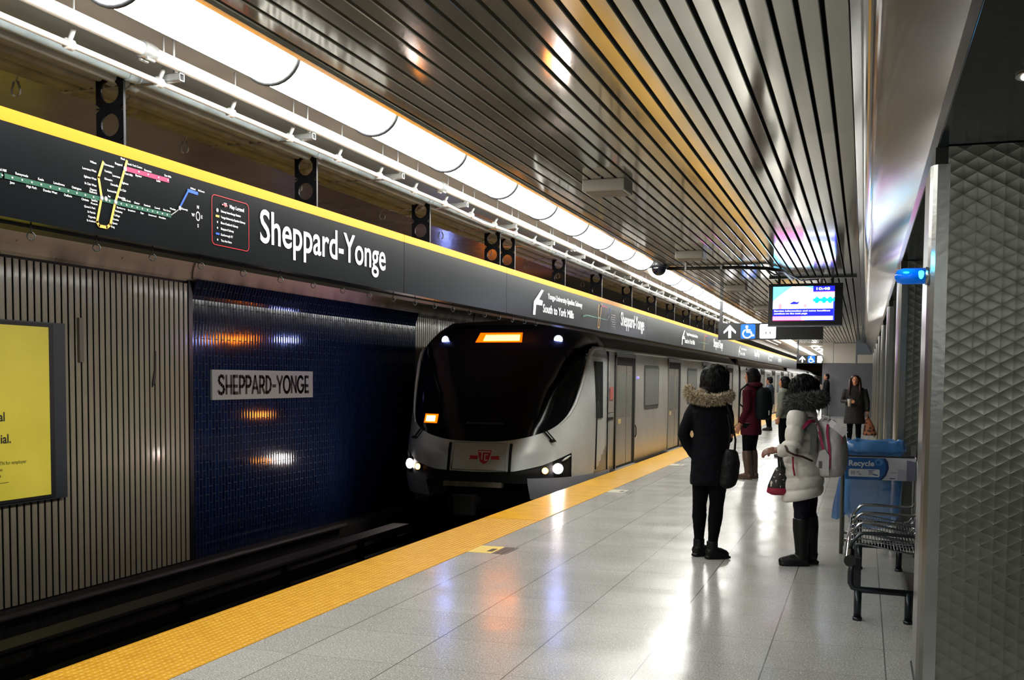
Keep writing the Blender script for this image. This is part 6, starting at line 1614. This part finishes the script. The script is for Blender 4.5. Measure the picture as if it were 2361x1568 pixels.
# person walking towards the viewer with a cup and a shopping bag
ff = math.radians(-92)
p, P, F, L, k = figure(-0.19, 24.2, 'person walking towards the viewer in a dark coat, long brown hair, holding a pale cup', 1.63, ff, M('coat_brownblack', (30, 27, 24), 0.7, bump=(14, 0.25)), 0.56, M('hair_chestnut', (50, 22, 16), 0.45), LEGK, M('shoe_black', (12, 12, 12), 0.4), 1.12, False, [((0.0, 0.04, 1.06), (0.26, -0.12, 1.06)), ((-0.01, 0.05, 1.06), (0.02, 0.06, 0.80))], 'long', 0.06, skin=SKIN2)
for s in (-1, 1):
    bm = bmesh.new(); tube(bm, [P(0.0, s * 0.09, 1.58), P(0.03, s * 0.105, 1.46), P(0.09, s * 0.11, 1.34), P(0.13, s * 0.11, 1.20)], [0.03, 0.035, 0.035, 0.015], 8); new_obj('hair_length', bm, M('hair_chestnut', (50, 22, 16), 0.45), p)
cup = empty('drink_cup', p.location, p.rotation_euler.z, 'small pale takeaway cup held by the walking person', 'cup')
q = P(0.33, -0.10, 1.03); bm = bmesh.new(); tube(bm, [q + Vector((0, 0, -0.075)), q + Vector((0, 0, 0.075))], [0.028, 0.040], 14); new_obj('cup_body', bm, M('cup_pale', (206, 190, 170), 0.5), cup)
bm = bmesh.new(); tube(bm, [q + Vector((0, 0, 0.075)), q + Vector((0, 0, 0.088))], 0.042, 14); new_obj('lid', bm, PIPEW, cup)
bag = empty('shopping_bag', p.location, p.rotation_euler.z, 'brown patterned shopping bag hanging beside the walking person', 'bag')
n = NT('shopping_print', 0.6); wv = n.nt.nodes.new('ShaderNodeTexVoronoi'); wv.inputs['Scale'].default_value = 16; n.link(n.obj, wv.inputs['Vector'])
n.color(n.mix(n.rng(wv.outputs['Distance'], 0.3, 0.6), lin((54, 30, 24)), lin((170, 104, 68))))
q = P(0.02, 0.33, 0.5); bm = bmesh.new(); loft(bm, [(q.x + 0.01, q.y, 0.30, 0.14, 0.07, 0), (q.x, q.y, 0.34, 0.15, 0.08, 0), (q.x - 0.02, q.y, 0.52, 0.10, 0.06, 0), (q.x - 0.04, q.y, 0.66, 0.05, 0.03, 0), (q.x - 0.045, q.y, 0.72, 0.02, 0.02, 0)], 20); remeshed('bag_body', bm, n.m, bag, 0.012, 2)
bm = bmesh.new(); tube(bm, [(q.x - 0.045, q.y, 0.70), (q.x - 0.055, q.y, 0.77)], 0.01, 6); new_obj('handle', bm, M('cord_brown', (90, 50, 36), 0.6), bag)
